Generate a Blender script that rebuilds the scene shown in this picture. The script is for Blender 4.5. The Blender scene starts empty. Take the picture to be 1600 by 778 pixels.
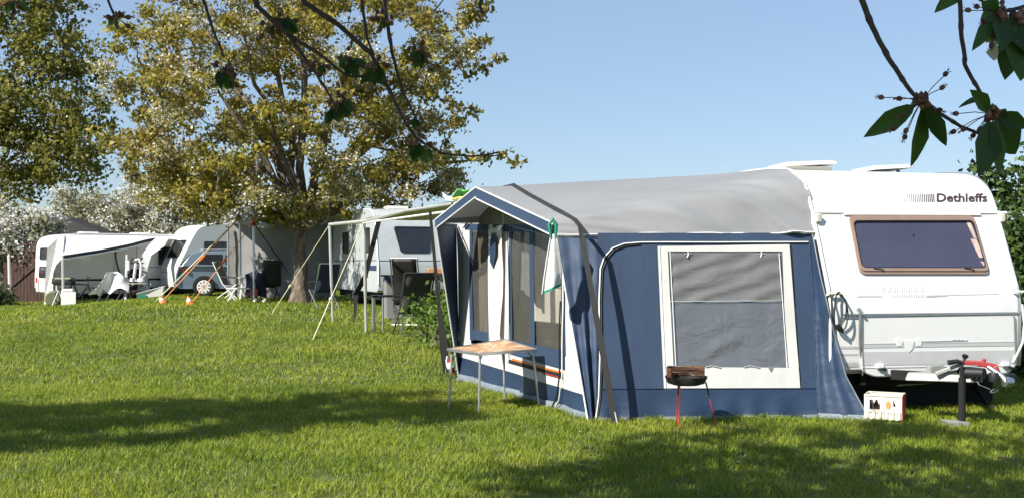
import bpy, bmesh, math, random
import numpy as np
from mathutils import Vector, Matrix, noise
R = math.radians
SC = bpy.context.scene
COL = SC.collection
random.seed(7)
rng = np.random.default_rng(11)

# ------------------------------------------------------------------ camera
F = 1700.0; CX = 800.0; HY = 410.0; H = 1.55          # focal length and horizon in photo pixels, eye height
cam_d = bpy.data.cameras.new('camera'); cam = bpy.data.objects.new('camera', cam_d); COL.objects.link(cam)
cam.location = (0, 0, H); cam.rotation_euler = (R(90), 0, 0)
cam_d.sensor_width = 36.0; cam_d.lens = 36.0 * F / 1600.0
cam_d.shift_y = (HY - 389.0) / 1600.0
cam_d.clip_start = 0.05; cam_d.clip_end = 3000
SC.camera = cam

# ------------------------------------------------------------------ light
SUN = Vector((1.0, 0.9, -1.15)).normalized()            # direction light travels
elev = math.asin(-SUN.z); az = math.atan2(-SUN.x, -SUN.y)
w = bpy.data.worlds.new("World"); SC.world = w; w.use_nodes = True
wn = w.node_tree; wn.nodes.clear()
sky = wn.nodes.new('ShaderNodeTexSky'); sky.sky_type = 'NISHITA'; sky.sun_disc = False
sky.sun_elevation = elev; sky.sun_rotation = az
sky.altitude = 100; sky.air_density = 1.0; sky.dust_density = 0.6; sky.ozone_density = 3.0
bg = wn.nodes.new('ShaderNodeBackground'); bg.inputs[1].default_value = 0.088
wo = wn.nodes.new('ShaderNodeOutputWorld')
hz = wn.nodes.new('ShaderNodeMix'); hz.data_type = 'RGBA'; hz.inputs[0].default_value = 0.5; hz.inputs[7].default_value = (2.6, 3.55, 5.0, 1)
wn.links.new(sky.outputs[0], hz.inputs[6]); wn.links.new(hz.outputs[2], bg.inputs[0]); wn.links.new(bg.outputs[0], wo.inputs[0])
sd = bpy.data.lights.new('sun', 'SUN'); sd.energy = 5.0; sd.angle = R(0.53); sd.color = (1.0, 0.95, 0.86)
so = bpy.data.objects.new('sun', sd); COL.objects.link(so)
so.rotation_euler = SUN.to_track_quat('-Z', 'Y').to_euler(); so.location = (-20, -20, 25)
SC.view_settings.view_transform = 'Standard'; SC.view_settings.look = 'None'
SC.view_settings.exposure = 0.80; SC.view_settings.gamma = 1.0
SC.view_settings.use_curve_mapping = False
SC.render.engine = 'CYCLES'
SC.cycles.max_bounces = 7; SC.cycles.transparent_max_bounces = 12; SC.cycles.diffuse_bounces = 3
SC.cycles.caustics_reflective = False; SC.cycles.caustics_refractive = False

# ------------------------------------------------------------------ helpers
def ss(x, a, b):
    t = min(1.0, max(0.0, (x - a) / (b - a))); return t * t * (3 - 2 * t)
def ground(x, y):
    r = 0.42 * ss(y, 11, 30) * (1 - 0.92 * ss(-x, 10.5, 16)) * (1 - ss(x, 4, 12))
    r *= 1 - 0.8 * ss(y, 42, 60)
    return r
def W(px, py, Y):                     # photo pixel at depth Y -> world point
    return Vector(((px - CX) / F * Y, Y, H - (py - HY) / F * Y))
def G(px, Y, dz=0.0):                 # ground point under pixel column px at depth Y
    x = (px - CX) / F * Y; return Vector((x, Y, ground(x, Y) + dz))
def Gp(px, py):                       # ground point seen at a pixel
    Y = 3.0
    while Y < 200:
        p = W(px, py, Y)
        if p.z <= ground(p.x, p.y): return Vector((p.x, p.y, ground(p.x, p.y)))
        Y += 0.02
    return p
def n3(p, f=1.0, seed=0.0):
    return noise.noise(Vector((p[0]*f + seed, p[1]*f - seed*.7, p[2]*f + seed*.3)))

MATRIX = {}
def thing(name, label, cat, loc=(0, 0, 0), rotz=0.0, group=None, kind=None):
    o = bpy.data.objects.new(name, None); COL.objects.link(o)
    o.empty_display_size = 0.2
    o.location = loc; o.rotation_euler = (0, 0, rotz)
    o['label'] = label; o['category'] = cat
    if group: o['group'] = group
    if kind: o['kind'] = kind
    MATRIX[o.name] = (Matrix.Translation(Vector(loc)) @ Matrix.Rotation(rotz, 4, 'Z')).inverted()
    return o
def tag(o, label, cat, group=None, kind=None):
    o['label'] = label; o['category'] = cat
    if group: o['group'] = group
    if kind: o['kind'] = kind
    return o
def inv_of(o):
    while o is not None:
        if o.name in MATRIX: return MATRIX[o.name]
        o = o.parent
    return Matrix.Identity(4)

class MB:
    def __init__(s, world=False): s.v = []; s.f = []; s.mi = []; s.m = 0; s.world = world
    def add(s, vs, fs):
        b = len(s.v); s.v += [tuple(p) for p in vs]
        for f in fs: s.f.append(tuple(i + b for i in f)); s.mi.append(s.m)
        return s
    def hexa(s, p):                      # 8 points: bottom ring 0-3, top ring 4-7
        return s.add(p, [(0,3,2,1),(4,5,6,7),(0,1,5,4),(1,2,6,5),(2,3,7,6),(3,0,4,7)])
    def box(s, x0, x1, y0, y1, z0, z1):
        return s.hexa([(x0,y0,z0),(x1,y0,z0),(x1,y1,z0),(x0,y1,z0),(x0,y0,z1),(x1,y0,z1),(x1,y1,z1),(x0,y1,z1)])
    def bar(s, a, b, w, h, up=(0,0,1)):  # rectangular bar from a to b
        a = Vector(a); b = Vector(b); d = (b - a).normalized(); up = Vector(up)
        if abs(d.dot(up)) > 0.98: up = Vector((1, 0, 0))
        x = d.cross(up).normalized() * (w/2); y = x.cross(d).normalized() * (h/2)
        return s.hexa([a-x-y, a+x-y, b+x-y, b-x-y, a-x+y, a+x+y, b+x+y, b-x+y])
    def tube(s, pts, r, n=8, cap=True):
        pts = [Vector(p) for p in pts]; m = len(pts)
        rs = list(r) if hasattr(r, '__len__') else [r] * m
        ref = None; rings = []
        for i, p in enumerate(pts):
            d = (pts[min(i+1, m-1)] - pts[max(i-1, 0)])
            d = d.normalized() if d.length > 1e-9 else Vector((0, 0, 1))
            if ref is None:
                ref = Vector((0, 0, 1)) if abs(d.z) < 0.9 else Vector((1, 0, 0))
            x = d.cross(ref)
            if x.length < 1e-4: x = d.cross(Vector((0, 1, 0.1)))
            x.normalize(); y = x.cross(d).normalized(); ref = y
            rings.append([p + (x*math.cos(2*math.pi*k/n) + y*math.sin(2*math.pi*k/n)) * rs[i] for k in range(n)])
        vs = [q for rg in rings for q in rg]; fs = []
        for i in range(m-1):
            for k in range(n):
                a = i*n+k; b = i*n+(k+1) % n; fs.append((a, b, b+n, a+n))
        if cap: fs.append(tuple(range(n-1, -1, -1))); fs.append(tuple((m-1)*n+k for k in range(n)))
        return s.add(vs, fs)
    def lathe(s, prof, c=(0,0,0), n=20, a0=0, a1=2*math.pi, ax='z'):
        full = abs(a1-a0-2*math.pi) < 1e-6; k = n if full else n+1; vs = []; fs = []
        for (r, z) in prof:
            for i in range(k):
                a = a0+(a1-a0)*i/n
                q = (r*math.cos(a), r*math.sin(a), z)
                if ax == 'y': q = (q[0], q[2], q[1])
                if ax == 'x': q = (q[2], q[0], q[1])
                vs.append((c[0]+q[0], c[1]+q[1], c[2]+q[2]))
        for j in range(len(prof)-1):
            for i in range(n if full else n):
                a = j*k+i; b = j*k+(i+1) % k; fs.append((a, b, b+k, a+k))
        return s.add(vs, fs)
    def prism(s, poly, fn, t0, t1):      # polygon (a,b) mapped by fn(a,b,t) between t0 and t1
        n = len(poly)
        vs = [fn(a, b, t0) for a, b in poly] + [fn(a, b, t1) for a, b in poly]
        fs = [tuple(range(n-1, -1, -1)), tuple(range(n, 2*n))]
        for i in range(n): j = (i+1) % n; fs.append((i, j, j+n, i+n))
        return s.add(vs, fs)
    def fill(s, poly, fn, t=0.0):
        return s.add([fn(a, b, t) for a, b in poly], [tuple(range(len(poly)))])
    def ring(s, outer, inner, fn, t0, t1):   # frame standing from t0 to t1
        n = len(outer)
        vs = [fn(*p, t0) for p in outer] + [fn(*p, t1) for p in outer] + [fn(*p, t1) for p in inner] + [fn(*p, t0) for p in inner]
        fs = []
        for i in range(n):
            j = (i+1) % n
            fs += [(i, j, j+n, i+n), (i+n, j+n, j+2*n, i+2*n), (i+2*n, j+2*n, j+3*n, i+3*n)]
        return s.add(vs, fs)
    def grid(s, fn, nu, nv):
        vs = [fn(i/nu, j/nv) for j in range(nv+1) for i in range(nu+1)]; k = nu+1
        return s.add(vs, [(j*k+i, j*k+i+1, (j+1)*k+i+1, (j+1)*k+i) for j in range(nv) for i in range(nu)])
    def build(s, name, mat, parent=None, smooth=False, bevel=0.0, solid=0.0, angle=40, fixn=True):
        me = bpy.data.meshes.new(name)
        vs = s.v
        if s.world:
            M = inv_of(parent) if parent else Matrix.Identity(4)
            vs = [tuple(M @ Vector(p)) for p in vs]
        me.from_pydata(vs, [], s.f)
        mats = mat if isinstance(mat, (list, tuple)) else [mat]
        for m in mats: me.materials.append(m)
        if len(mats) > 1: me.polygons.foreach_set('material_index', s.mi)
        if fixn:
            bm = bmesh.new(); bm.from_mesh(me); bmesh.ops.recalc_face_normals(bm, faces=bm.faces); bm.to_mesh(me); bm.free()
        if smooth:
            me.polygons.foreach_set('use_smooth', [True]*len(me.polygons))
            try: me.set_sharp_from_angle(angle=R(angle))
            except Exception: pass
        me.update()
        o = bpy.data.objects.new(name, me); COL.objects.link(o)
        if parent: o.parent = parent
        if solid: md = o.modifiers.new('solid', 'SOLIDIFY'); md.thickness = solid; md.offset = 0
        if bevel: md = o.modifiers.new('bevel', 'BEVEL'); md.width = bevel; md.segments = 2; md.limit_method = 'ANGLE'; md.angle_limit = R(35)
        return o
def copy_tree(o, parent=None):
    c = o.copy(); COL.objects.link(c); c.parent = parent
    for ch in list(o.children): copy_tree(ch, c)
    return c
def round_poly(pts, r, n=4):
    out = []; m = len(pts)
    for i in range(m):
        p = Vector(pts[i]); a = Vector(pts[i-1]) - p; b = Vector(pts[(i+1) % m]) - p
        rr = min(r, a.length*.45, b.length*.45)
        pa = p + a.normalized()*rr; pb = p + b.normalized()*rr
        for k in range(n+1):
            t = k/n; q = pa*(1-t)**2 + p*2*t*(1-t) + pb*t*t; out.append((q.x, q.y))
    return out
def rect(x0, x1, y0, y1): return [(x0, y0), (x1, y0), (x1, y1), (x0, y1)]
def inset(poly, d):
    c = Vector((sum(p[0] for p in poly)/len(poly), sum(p[1] for p in poly)/len(poly)))
    hx = max(p[0] for p in poly)-c.x; hy = max(p[1] for p in poly)-c.y
    out = []
    m = len(poly)
    for i in range(m):
        p = Vector(poly[i]); a = Vector(poly[i-1]); b = Vector(poly[(i+1) % m])
        t = (b-a).normalized(); nrm = Vector((-t.y, t.x))
        if nrm.dot(c-p) < 0: nrm = -nrm
        q = p+nrm*d; out.append((q.x, q.y))
    return out
def bez(a, b, c, n=8):
    a, b, c = Vector(a), Vector(b), Vector(c)
    return [a*(1-t)**2 + b*2*t*(1-t) + c*t*t for t in [i/n for i in range(n+1)]]
def wig(a, b, n=8, amp=0.1, seed=0):
    a, b = Vector(a), Vector(b); L = (b-a).length
    return [a.lerp(b, i/n) + Vector((n3((i*.37, seed, 1), 1), n3((i*.37, seed, 5), 1), n3((i*.37, seed, 9), 1)))*amp*L*math.sin(math.pi*i/n) for i in range(n+1)]

# ------------------------------------------------------------------ materials
def mat(name, col, rough=0.6, metal=0.0, var=0.12, vs=6.0, bump=0.0, bs=30.0, spec=0.5, stretch=(1,1,1), col2=None, coat=0.0, transl=0.0, dist=0.01):
    m = bpy.data.materials.new(name); m.use_nodes = True; nt = m.node_tree; N = nt.nodes; L = nt.links
    b = N['Principled BSDF']; b.inputs['Roughness'].default_value = rough; b.inputs['Metallic'].default_value = metal
    b.inputs['Specular IOR Level'].default_value = spec
    if coat: b.inputs['Coat Weight'].default_value = coat; b.inputs['Coat Roughness'].default_value = 0.1
    tc = N.new('ShaderNodeTexCoord'); mp = N.new('ShaderNodeMapping'); mp.inputs['Scale'].default_value = stretch
    L.new(tc.outputs['Object'], mp.inputs['Vector'])
    nz = N.new('ShaderNodeTexNoise'); nz.inputs['Scale'].default_value = vs; nz.inputs['Detail'].default_value = 6
    L.new(mp.outputs[0], nz.inputs['Vector'])
    rp = N.new('ShaderNodeValToRGB'); rp.color_ramp.elements[0].position = 0.3; rp.color_ramp.elements[1].position = 0.7
    c2 = col2 or tuple(min(1, c*(1+var)) for c in col)
    c1 = tuple(c*(1-var) for c in col) if not col2 else col
    rp.color_ramp.elements[0].color = (*c1, 1); rp.color_ramp.elements[1].color = (*c2, 1)
    L.new(nz.outputs[0], rp.inputs[0]); L.new(rp.outputs[0], b.inputs['Base Color'])
    if bump:
        n2 = N.new('ShaderNodeTexNoise'); n2.inputs['Scale'].default_value = bs; n2.inputs['Detail'].default_value = 4
        L.new(mp.outputs[0], n2.inputs['Vector'])
        bp = N.new('ShaderNodeBump'); bp.inputs['Strength'].default_value = bump; bp.inputs['Distance'].default_value = dist
        L.new(n2.outputs[0], bp.inputs['Height']); L.new(bp.outputs[0], b.inputs['Normal'])
    if transl:
        out = N['Material Output']; t = N.new('ShaderNodeBsdfTranslucent'); mx = N.new('ShaderNodeMixShader')
        L.new(rp.outputs[0], t.inputs[0]); mx.inputs[0].default_value = transl
        L.new(b.outputs[0], mx.inputs[1]); L.new(t.outputs[0], mx.inputs[2]); L.new(mx.outputs[0], out.inputs[0])
    return m
def leafmat(name, cols, rough=0.5, transl=0.35, patch=0.0):
    m = bpy.data.materials.new(name); m.use_nodes = True; nt = m.node_tree; N = nt.nodes; L = nt.links
    b = N['Principled BSDF']; b.inputs['Roughness'].default_value = rough; b.inputs['Specular IOR Level'].default_value = 0.35
    g = N.new('ShaderNodeNewGeometry'); rp = N.new('ShaderNodeValToRGB')
    cr = rp.color_ramp
    while len(cr.elements) < len(cols): cr.elements.new(0.5)
    for i, c in enumerate(cols): cr.elements[i].position = i/(len(cols)-1); cr.elements[i].color = (*c, 1)
    if patch:
        tc = N.new('ShaderNodeTexCoord'); nz = N.new('ShaderNodeTexNoise'); nz.inputs['Scale'].default_value = patch; nz.inputs['Detail'].default_value = 5
        L.new(tc.outputs['Object'], nz.inputs['Vector'])
        mr = N.new('ShaderNodeMapRange'); mr.inputs[1].default_value = .3; mr.inputs[2].default_value = .7
        L.new(nz.outputs[0], mr.inputs[0])
        ma = N.new('ShaderNodeMath'); ma.operation = 'MULTIPLY_ADD'; ma.inputs[1].default_value = 0.5
        mb_ = N.new('ShaderNodeMath'); mb_.operation = 'MULTIPLY'; mb_.inputs[1].default_value = 0.5
        L.new(mr.outputs[0], mb_.inputs[0]); L.new(g.outputs['Random Per Island'], ma.inputs[0]); L.new(mb_.outputs[0], ma.inputs[2])
        L.new(ma.outputs[0], rp.inputs[0])
    else: L.new(g.outputs['Random Per Island'], rp.inputs[0])
    L.new(rp.outputs[0], b.inputs['Base Color'])
    out = N['Material Output']; t = N.new('ShaderNodeBsdfTranslucent'); mx = N.new('ShaderNodeMixShader')
    L.new(rp.outputs[0], t.inputs[0]); mx.inputs[0].default_value = transl
    L.new(b.outputs[0], mx.inputs[1]); L.new(t.outputs[0], mx.inputs[2]); L.new(mx.outputs[0], out.inputs[0])
    return m
def filmmat(name, tint, trans=0.6, rough=0.12, diff=(0.3,0.3,0.3), bump=0.4, bs=9, stretch=(1,1,.35), diffw=0.3, ior=1.28):
    """clear wrinkled vinyl: see-through + diffuse haze + sharp reflections"""
    m = bpy.data.materials.new(name); m.use_nodes = True; nt = m.node_tree; N = nt.nodes; L = nt.links
    N.remove(N['Principled BSDF']); out = N['Material Output']
    tc = N.new('ShaderNodeTexCoord'); mp = N.new('ShaderNodeMapping'); mp.inputs['Scale'].default_value = stretch; L.new(tc.outputs['Object'], mp.inputs[0])
    nz = N.new('ShaderNodeTexNoise'); nz.inputs['Scale'].default_value = bs; nz.inputs['Detail'].default_value = 5; nz.inputs['Distortion'].default_value = 1.2
    L.new(mp.outputs[0], nz.inputs['Vector'])
    bp = N.new('ShaderNodeBump'); bp.inputs['Strength'].default_value = bump; bp.inputs['Distance'].default_value = 0.03
    L.new(nz.outputs[0], bp.inputs['Height'])
    tr = N.new('ShaderNodeBsdfTransparent'); tr.inputs[0].default_value = (*tint, 1)
    df = N.new('ShaderNodeBsdfDiffuse'); df.inputs[0].default_value = (*diff, 1)
    gl = N.new('ShaderNodeBsdfGlossy'); gl.inputs['Roughness'].default_value = rough
    L.new(bp.outputs[0], df.inputs['Normal']); L.new(bp.outputs[0], gl.inputs['Normal'])
    m1 = N.new('ShaderNodeMixShader'); m1.inputs[0].default_value = diffw; L.new(tr.outputs[0], m1.inputs[1]); L.new(df.outputs[0], m1.inputs[2])
    fr = N.new('ShaderNodeValue'); fr.outputs[0].default_value = (ior-1)*.35
    m2 = N.new('ShaderNodeMixShader'); L.new(fr.outputs[0], m2.inputs[0]); L.new(m1.outputs[0], m2.inputs[1]); L.new(gl.outputs[0], m2.inputs[2])
    L.new(m2.outputs[0], out.inputs[0])
    return m

M = {}
M['white'] = mat('white_caravan_paint', (.74, .74, .73), .28, var=.03, vs=2.5, coat=.3, bump=.04, bs=5)
M['cream'] = mat('cream_caravan_paint', (.62, .62, .58), .35, var=.06, vs=3, coat=.2, bump=.05, bs=9)
M['alu'] = mat('aluminium', (.55, .55, .55), .35, .9, var=.08)
M['trim'] = mat('white_plastic_trim', (.74, .74, .72), .4, var=.06)
M['offwhite'] = mat('aged_plastic', (.6, .56, .47), .5, var=.1)
M['greydecal'] = mat('grey_decal', (.42, .42, .42), .4, var=.04)
M['darkdecal'] = mat('dark_decal', (.06, .035, .04), .4, var=.2)
M['mauve'] = mat('window_frame_brown', (.26, .18, .14), .4, var=.08)
M['black'] = mat('black_plastic', (.012, .012, .013), .5, var=.3)
M['under'] = mat('underbody', (.008, .008, .008), .9, var=.3)
M['rubber'] = mat('rubber', (.010, .010, .010), .85, var=.2, bump=.2)
M['red'] = mat('red_paint', (.30, .03, .03), .5, var=.2, coat=.2)
M['redleg'] = mat('red_leg_paint', (.36, .05, .055), .45, var=.15)
M['galv'] = mat('galvanised_steel', (.34, .35, .32), .55, .3, var=.2, vs=14, bump=.1)
M['navy'] = mat('navy_awning_cloth', (.027, .050, .098), .62, var=.12, vs=2.2, bump=.35, bs=5, stretch=(1,1,.5), dist=.02)
M['navy2'] = mat('dark_navy_skirt', (.019, .039, .082), .5, var=.15, vs=3, bump=.5, bs=6, stretch=(.6,.6,1.4), dist=.02)
M['mud'] = mat('grey_mud_flap', (.16, .19, .22), .6, var=.2, vs=7, bump=.4, bs=12)
M['roof'] = mat('grey_roof_cloth', (.245, .25, .26), .7, var=.07, vs=1.4, bump=.25, bs=3.5, stretch=(1,1,1), dist=.02, transl=.14)
M['roofin'] = mat('canopy_lining', (.24, .24, .20), .8, var=.08, transl=.1)
M['wcloth'] = mat('white_awning_cloth', (.56, .56, .53), .75, var=.06, vs=3, bump=.3, bs=8, stretch=(1,1,.4), dist=.015)
M['pipe'] = mat('white_piping', (.72, .72, .70), .5, var=.05)
M['strap'] = mat('black_webbing', (.012, .012, .012), .75, var=.2, vs=30)
M['pole'] = mat('pale_painted_pole', (.52, .52, .50), .4, .3, var=.1)
M['film'] = filmmat('clear_film', (.80, .77, .72), diff=(.42, .41, .38), diffw=.14, bump=.35)
M['film2'] = filmmat('side_window_film', (.5, .5, .5), diff=(.125, .128, .138), bump=.65, bs=3.2, stretch=(1, 1, 1.5), diffw=.85, rough=.35, ior=1.5)
M['film3'] = filmmat('side_window_blind', (.5, .5, .5), diff=(.155, .148, .145), bump=.5, bs=2.6, stretch=(1, 1, 1.6), diffw=.9, rough=.4, ior=1.4)
M['netting'] = mat('grey_net', (.10, .10, .11), .8, var=.2, vs=20)
M['vanglass'] = mat('tinted_window', (.055, .058, .095), .14, var=.12, vs=1.6, spec=.5, bump=.05, bs=3)
M['darkglass'] = mat('dark_glass', (.015, .018, .022), .1, var=.2, spec=.8)
M['curtain'] = mat('pale_curtain', (.5, .38, .34), .8, var=.3, vs=5, stretch=(3,3,1))
M['woodA'] = mat('orange_veneer', (.46, .24, .11), .35, var=.15, vs=12, stretch=(1,6,1))
M['woodB'] = mat('pale_veneer', (.60, .42, .26), .35, var=.12, vs=12, stretch=(6,1,1))
M['rust'] = mat('rusty_iron', (.06, .03, .018), .75, var=.5, vs=25, col2=(.20, .09, .04), bump=.3)
M['soot'] = mat('sooty_iron', (.018, .014, .012), .7, var=.4, vs=18, bump=.2)
M['green'] = mat('green_hem', (.01, .20, .13), .6, var=.15)
M['bark'] = mat('bark', (.05, .038, .028), .9, vs=7, col2=(.22, .18, .135), bump=1.0, bs=16, stretch=(1,1,.45), dist=.04)
M['twig'] = mat('twig_bark', (.03, .02, .018), .7, vs=30, col2=(.09, .06, .05), bump=.5, bs=90)
M['orange'] = mat('orange_plastic', (.80, .16, .02), .5, var=.1)
M['orope'] = mat('orange_rope', (.75, .28, .10), .7, var=.25, vs=12)
M['rope'] = mat('pale_rope', (.62, .58, .36), .7, var=.2)
M['silver'] = mat('silver_car_paint', (.20, .26, .34), .25, .45, var=.06, vs=2, coat=.7)
M['greycloth'] = mat('grey_awning_cloth', (.20, .20, .195), .8, var=.06, vs=2, bump=.3, bs=3, dist=.03)
M['tarp'] = mat('pale_blue_tarp', (.52, .58, .68), .5, var=.1, vs=3, bump=.4, bs=5, dist=.03, transl=.2)
M['chairgreen'] = mat('dark_green_padding', (.03, .045, .035), .7, var=.2, bump=.3)
M['greymesh'] = mat('grey_chair_mesh', (.045, .045, .042), .7, var=.15, vs=30)
M['navycloth'] = mat('navy_jacket', (.015, .02, .05), .8, var=.3, bump=.4, bs=10)
M['sheet'] = mat('white_sheet', (.68, .68, .66), .8, var=.06, bump=.4, bs=6, dist=.03, transl=.1)
M['hutwood'] = mat('brown_boards', (.03, .016, .012), .8, vs=4, col2=(.08, .035, .025), stretch=(5,5,.6), bump=.4)
M['hutroof'] = mat('dark_roofing', (.018, .016, .016), .8, var=.3, bump=.4, bs=8)
M['taillight'] = mat('tail_light_red', (.5, .015, .015), .2, var=.1, coat=.5)
M['yellow'] = mat('yellow_cloth', (.75, .55, .06), .7, var=.1)
M['greencloth'] = mat('bright_green_cloth', (.16, .5, .14), .6, var=.2, transl=.3)
M['beige'] = mat('beige_cushion', (.62, .50, .34), .8, var=.1, vs=5, bump=.3, bs=8)
M['bottle'] = mat('brown_glass', (.08, .03, .01), .15, var=.3)
M['leafMain'] = leafmat('young_cherry_leaf', [(.06,.07,.015), (.23,.22,.035), (.46,.38,.07), (.15,.15,.025), (.48,.34,.09), (.37,.33,.07)], transl=.5, patch=.55)
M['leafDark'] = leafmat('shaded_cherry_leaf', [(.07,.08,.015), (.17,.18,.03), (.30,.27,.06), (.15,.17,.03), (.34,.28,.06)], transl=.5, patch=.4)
M['petal'] = leafmat('white_petal', [(.46,.44,.34), (.72,.70,.62), (.56,.52,.40)], transl=.3)
M['leafNear'] = leafmat('fresh_cherry_leaf', [(.03,.075,.014), (.05,.12,.018), (.09,.15,.03)], rough=.35, transl=.5)
M['spent'] = leafmat('spent_blossom', [(.16,.05,.04), (.26,.12,.07), (.10,.03,.03), (.34,.22,.14)], transl=.2)
M['leafHedge'] = leafmat('hedge_leaf', [(.02,.045,.012), (.05,.09,.02), (.09,.13,.03)], transl=.25)
M['leafBush'] = leafmat('pale_bush_leaf', [(.10,.18,.03), (.18,.26,.05), (.06,.12,.02)], transl=.35)
M['grass'] = leafmat('grass_blade', [(.06,.115,.010), (.14,.215,.016), (.235,.30,.024), (.33,.37,.036), (.46,.42,.10)], rough=.5, transl=.4, patch=.55)
M['petalBright'] = leafmat('bright_petal', [(.62,.60,.54), (.80,.79,.75)], transl=.3)
M['leafPale'] = leafmat('pale_spring_leaf', [(.16,.16,.07), (.30,.30,.16), (.40,.38,.26)], transl=.4)
M['soil'] = mat('turf_base', (.045, .06, .014), .95, vs=3, col2=(.12, .14, .03), bump=.8, bs=40, dist=.02)
# ------------------------------------------------------------------ the ground
xs = sorted(set([-400,-200,-120,-80,-60] + [x*.8 for x in range(-60, 50)] + [45,60,80,120,200,400]))
ys = sorted(set([-100,-40,-15,-5] + [y*.8 for y in range(0, 90)] + [76,85,100,140,200,400,900]))
g = MB()
for y in ys:
    for x in xs: g.v.append((x, y, ground(x, y) + .012*n3((x, y, 0), .8)))
kx = len(xs)
for j in range(len(ys)-1):
    for i in range(kx-1): g.f.append((j*kx+i, j*kx+i+1, (j+1)*kx+i+1, (j+1)*kx+i)); g.mi.append(0)
go = g.build('ground', M['soil'], smooth=True); go['kind'] = 'structure'

def np_mesh(name, V, Fq, mats, mi=None, parent=None, smooth=False):
    """V (n,3), Fq (m,k) uniform polygon size"""
    me = bpy.data.meshes.new(name); k = Fq.shape[1]
    if parent is not None:
        Mi = np.array(inv_of(parent)); V = V @ Mi[:3, :3].T + Mi[:3, 3]
    me.vertices.add(len(V)); me.vertices.foreach_set('co', np.ascontiguousarray(V, dtype=np.float32).ravel())
    me.loops.add(Fq.size); me.loops.foreach_set('vertex_index', np.ascontiguousarray(Fq, dtype=np.int32).ravel())
    me.polygons.add(len(Fq)); me.polygons.foreach_set('loop_start', np.arange(0, Fq.size, k, dtype=np.int32))
    for m in (mats if isinstance(mats, (list, tuple)) else [mats]): me.materials.append(m)
    if mi is not None: me.polygons.foreach_set('material_index', np.ascontiguousarray(mi, dtype=np.int32))
    if smooth: me.polygons.foreach_set('use_smooth', np.ones(len(Fq), dtype=bool))
    me.update(calc_edges=True); me.validate()
    o = bpy.data.objects.new(name, me); COL.objects.link(o)
    if parent is not None: o.parent = parent
    return o
def ssv(x, a, b):
    t = np.clip((x-a)/(b-a), 0, 1); return t*t*(3-2*t)
def groundv(x, y):
    return .42*ssv(y, 11, 30)*(1-.92*ssv(-x, 10.5, 16))*(1-ssv(x, 4, 12))*(1-.8*ssv(y, 42, 60))
def vnoise(x, y, s, seed):
    r = np.random.default_rng(seed); T = r.random((64, 64))
    X = x*s+1000; Y = y*s+1000; xi = np.floor(X).astype(int); yi = np.floor(Y).astype(int); fx = X-xi; fy = Y-yi
    fx = fx*fx*(3-2*fx); fy = fy*fy*(3-2*fy)
    g = lambda a, b: T[a % 64, b % 64]
    return g(xi, yi)*(1-fx)*(1-fy)+g(xi+1, yi)*fx*(1-fy)+g(xi, yi+1)*(1-fx)*fy+g(xi+1, yi+1)*fx*fy
def inquad(x, y, q):
    r = np.ones(len(x), bool)
    for (x0, y0), (x1, y1) in zip(q, q[1:]+q[:1]): r &= ((x1-x0)*(y-y0)-(y1-y0)*(x-x0)) > 0
    return r
def blades(y0, y1, dens, hgt, wid, margin, xr=None):
    ymid = y1; half = lambda y: .485*y+margin
    area = (y1-y0)*2*half(y1); n = int(area*dens)
    y = rng.uniform(y0, y1, n); x = rng.uniform(-half(y1), half(y1), n)
    k = np.abs(x) < half(y); x = x[k]; y = y[k]
    # clumping and bare patches
    c = vnoise(x, y, 5.0, 3)*.5+vnoise(x, y, 14.0, 5)*.5
    k = rng.random(len(x)) < .25+1.3*c; x = x[k]; y = y[k]; c = c[k]
    k = ~(inquad(x, y, [(.85,10.72),(3.04,10.95),(2.3,14.75),(-.60,14.05)]) | inquad(x, y, [(3.1,11.4),(5.25,11.95),(4.1,16.7),(1.95,16.2)]))
    for bx, by, br_ in ((-.07, 8.7, .07), (.27, 8.35, .08), (-1.35, 7.75, .09), (-3.6, 9.0, .07)): k &= ((x-bx)/br_/1.6)**2+((y-by)/br_)**2 > rng.uniform(.5, 1.2, len(x))
    x = x[k]; y = y[k]; c = c[k]; n = len(x)
    big = vnoise(x, y, .9, 8)
    h = hgt*(.45+.9*c+.25*big)*rng.uniform(.6, 1.3, n)
    a = rng.uniform(0, 2*np.pi, n); lean = rng.uniform(.3, 1.5, n)*h; la = a+np.pi/2+rng.normal(0, .4, n)
    dx = np.cos(a)*wid/2*rng.uniform(.7, 1.3, n); dy = np.sin(a)*wid/2
    lx = np.cos(la)*lean; ly = np.sin(la)*lean; z = groundv(x, y)-.005
    P = np.zeros((n, 5, 3))
    P[:, 0] = np.stack([x-dx, y-dy, z], 1); P[:, 1] = np.stack([x+dx, y+dy, z], 1)
    P[:, 2] = np.stack([x+dx*.75+lx*.35, y+dy*.75+ly*.35, z+h*.6], 1); P[:, 3] = np.stack([x-dx*.75+lx*.35, y-dy*.75+ly*.35, z+h*.6], 1)
    P[:, 4] = np.stack([x+lx, y+ly, z+h], 1)
    return P
Ps = [blades(5.5, 13.5, 2900, .048, .0064, .8), blades(13.5, 23, 800, .055, .011, 1.2), blades(23, 46, 200, .065, .021, 2.0)]
P = np.concatenate(Ps); n = len(P); base = np.arange(n)[:, None]*5
T = np.concatenate([base+np.array([[0,1,2]]), base+np.array([[0,2,3]]), base+np.array([[3,2,4]])])
go2 = np_mesh('grass', P.reshape(-1, 3), T, M['grass'])
tag(go2, 'short green lawn grass with yellowish patches covering the campsite', 'grass', kind='stuff')
del P, T
k = 260; yy = rng.uniform(7, 30, k); xx = rng.uniform(-.55, .5, k)*yy; zz = groundv(xx, yy)+rng.uniform(.02, .045, k)
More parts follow.
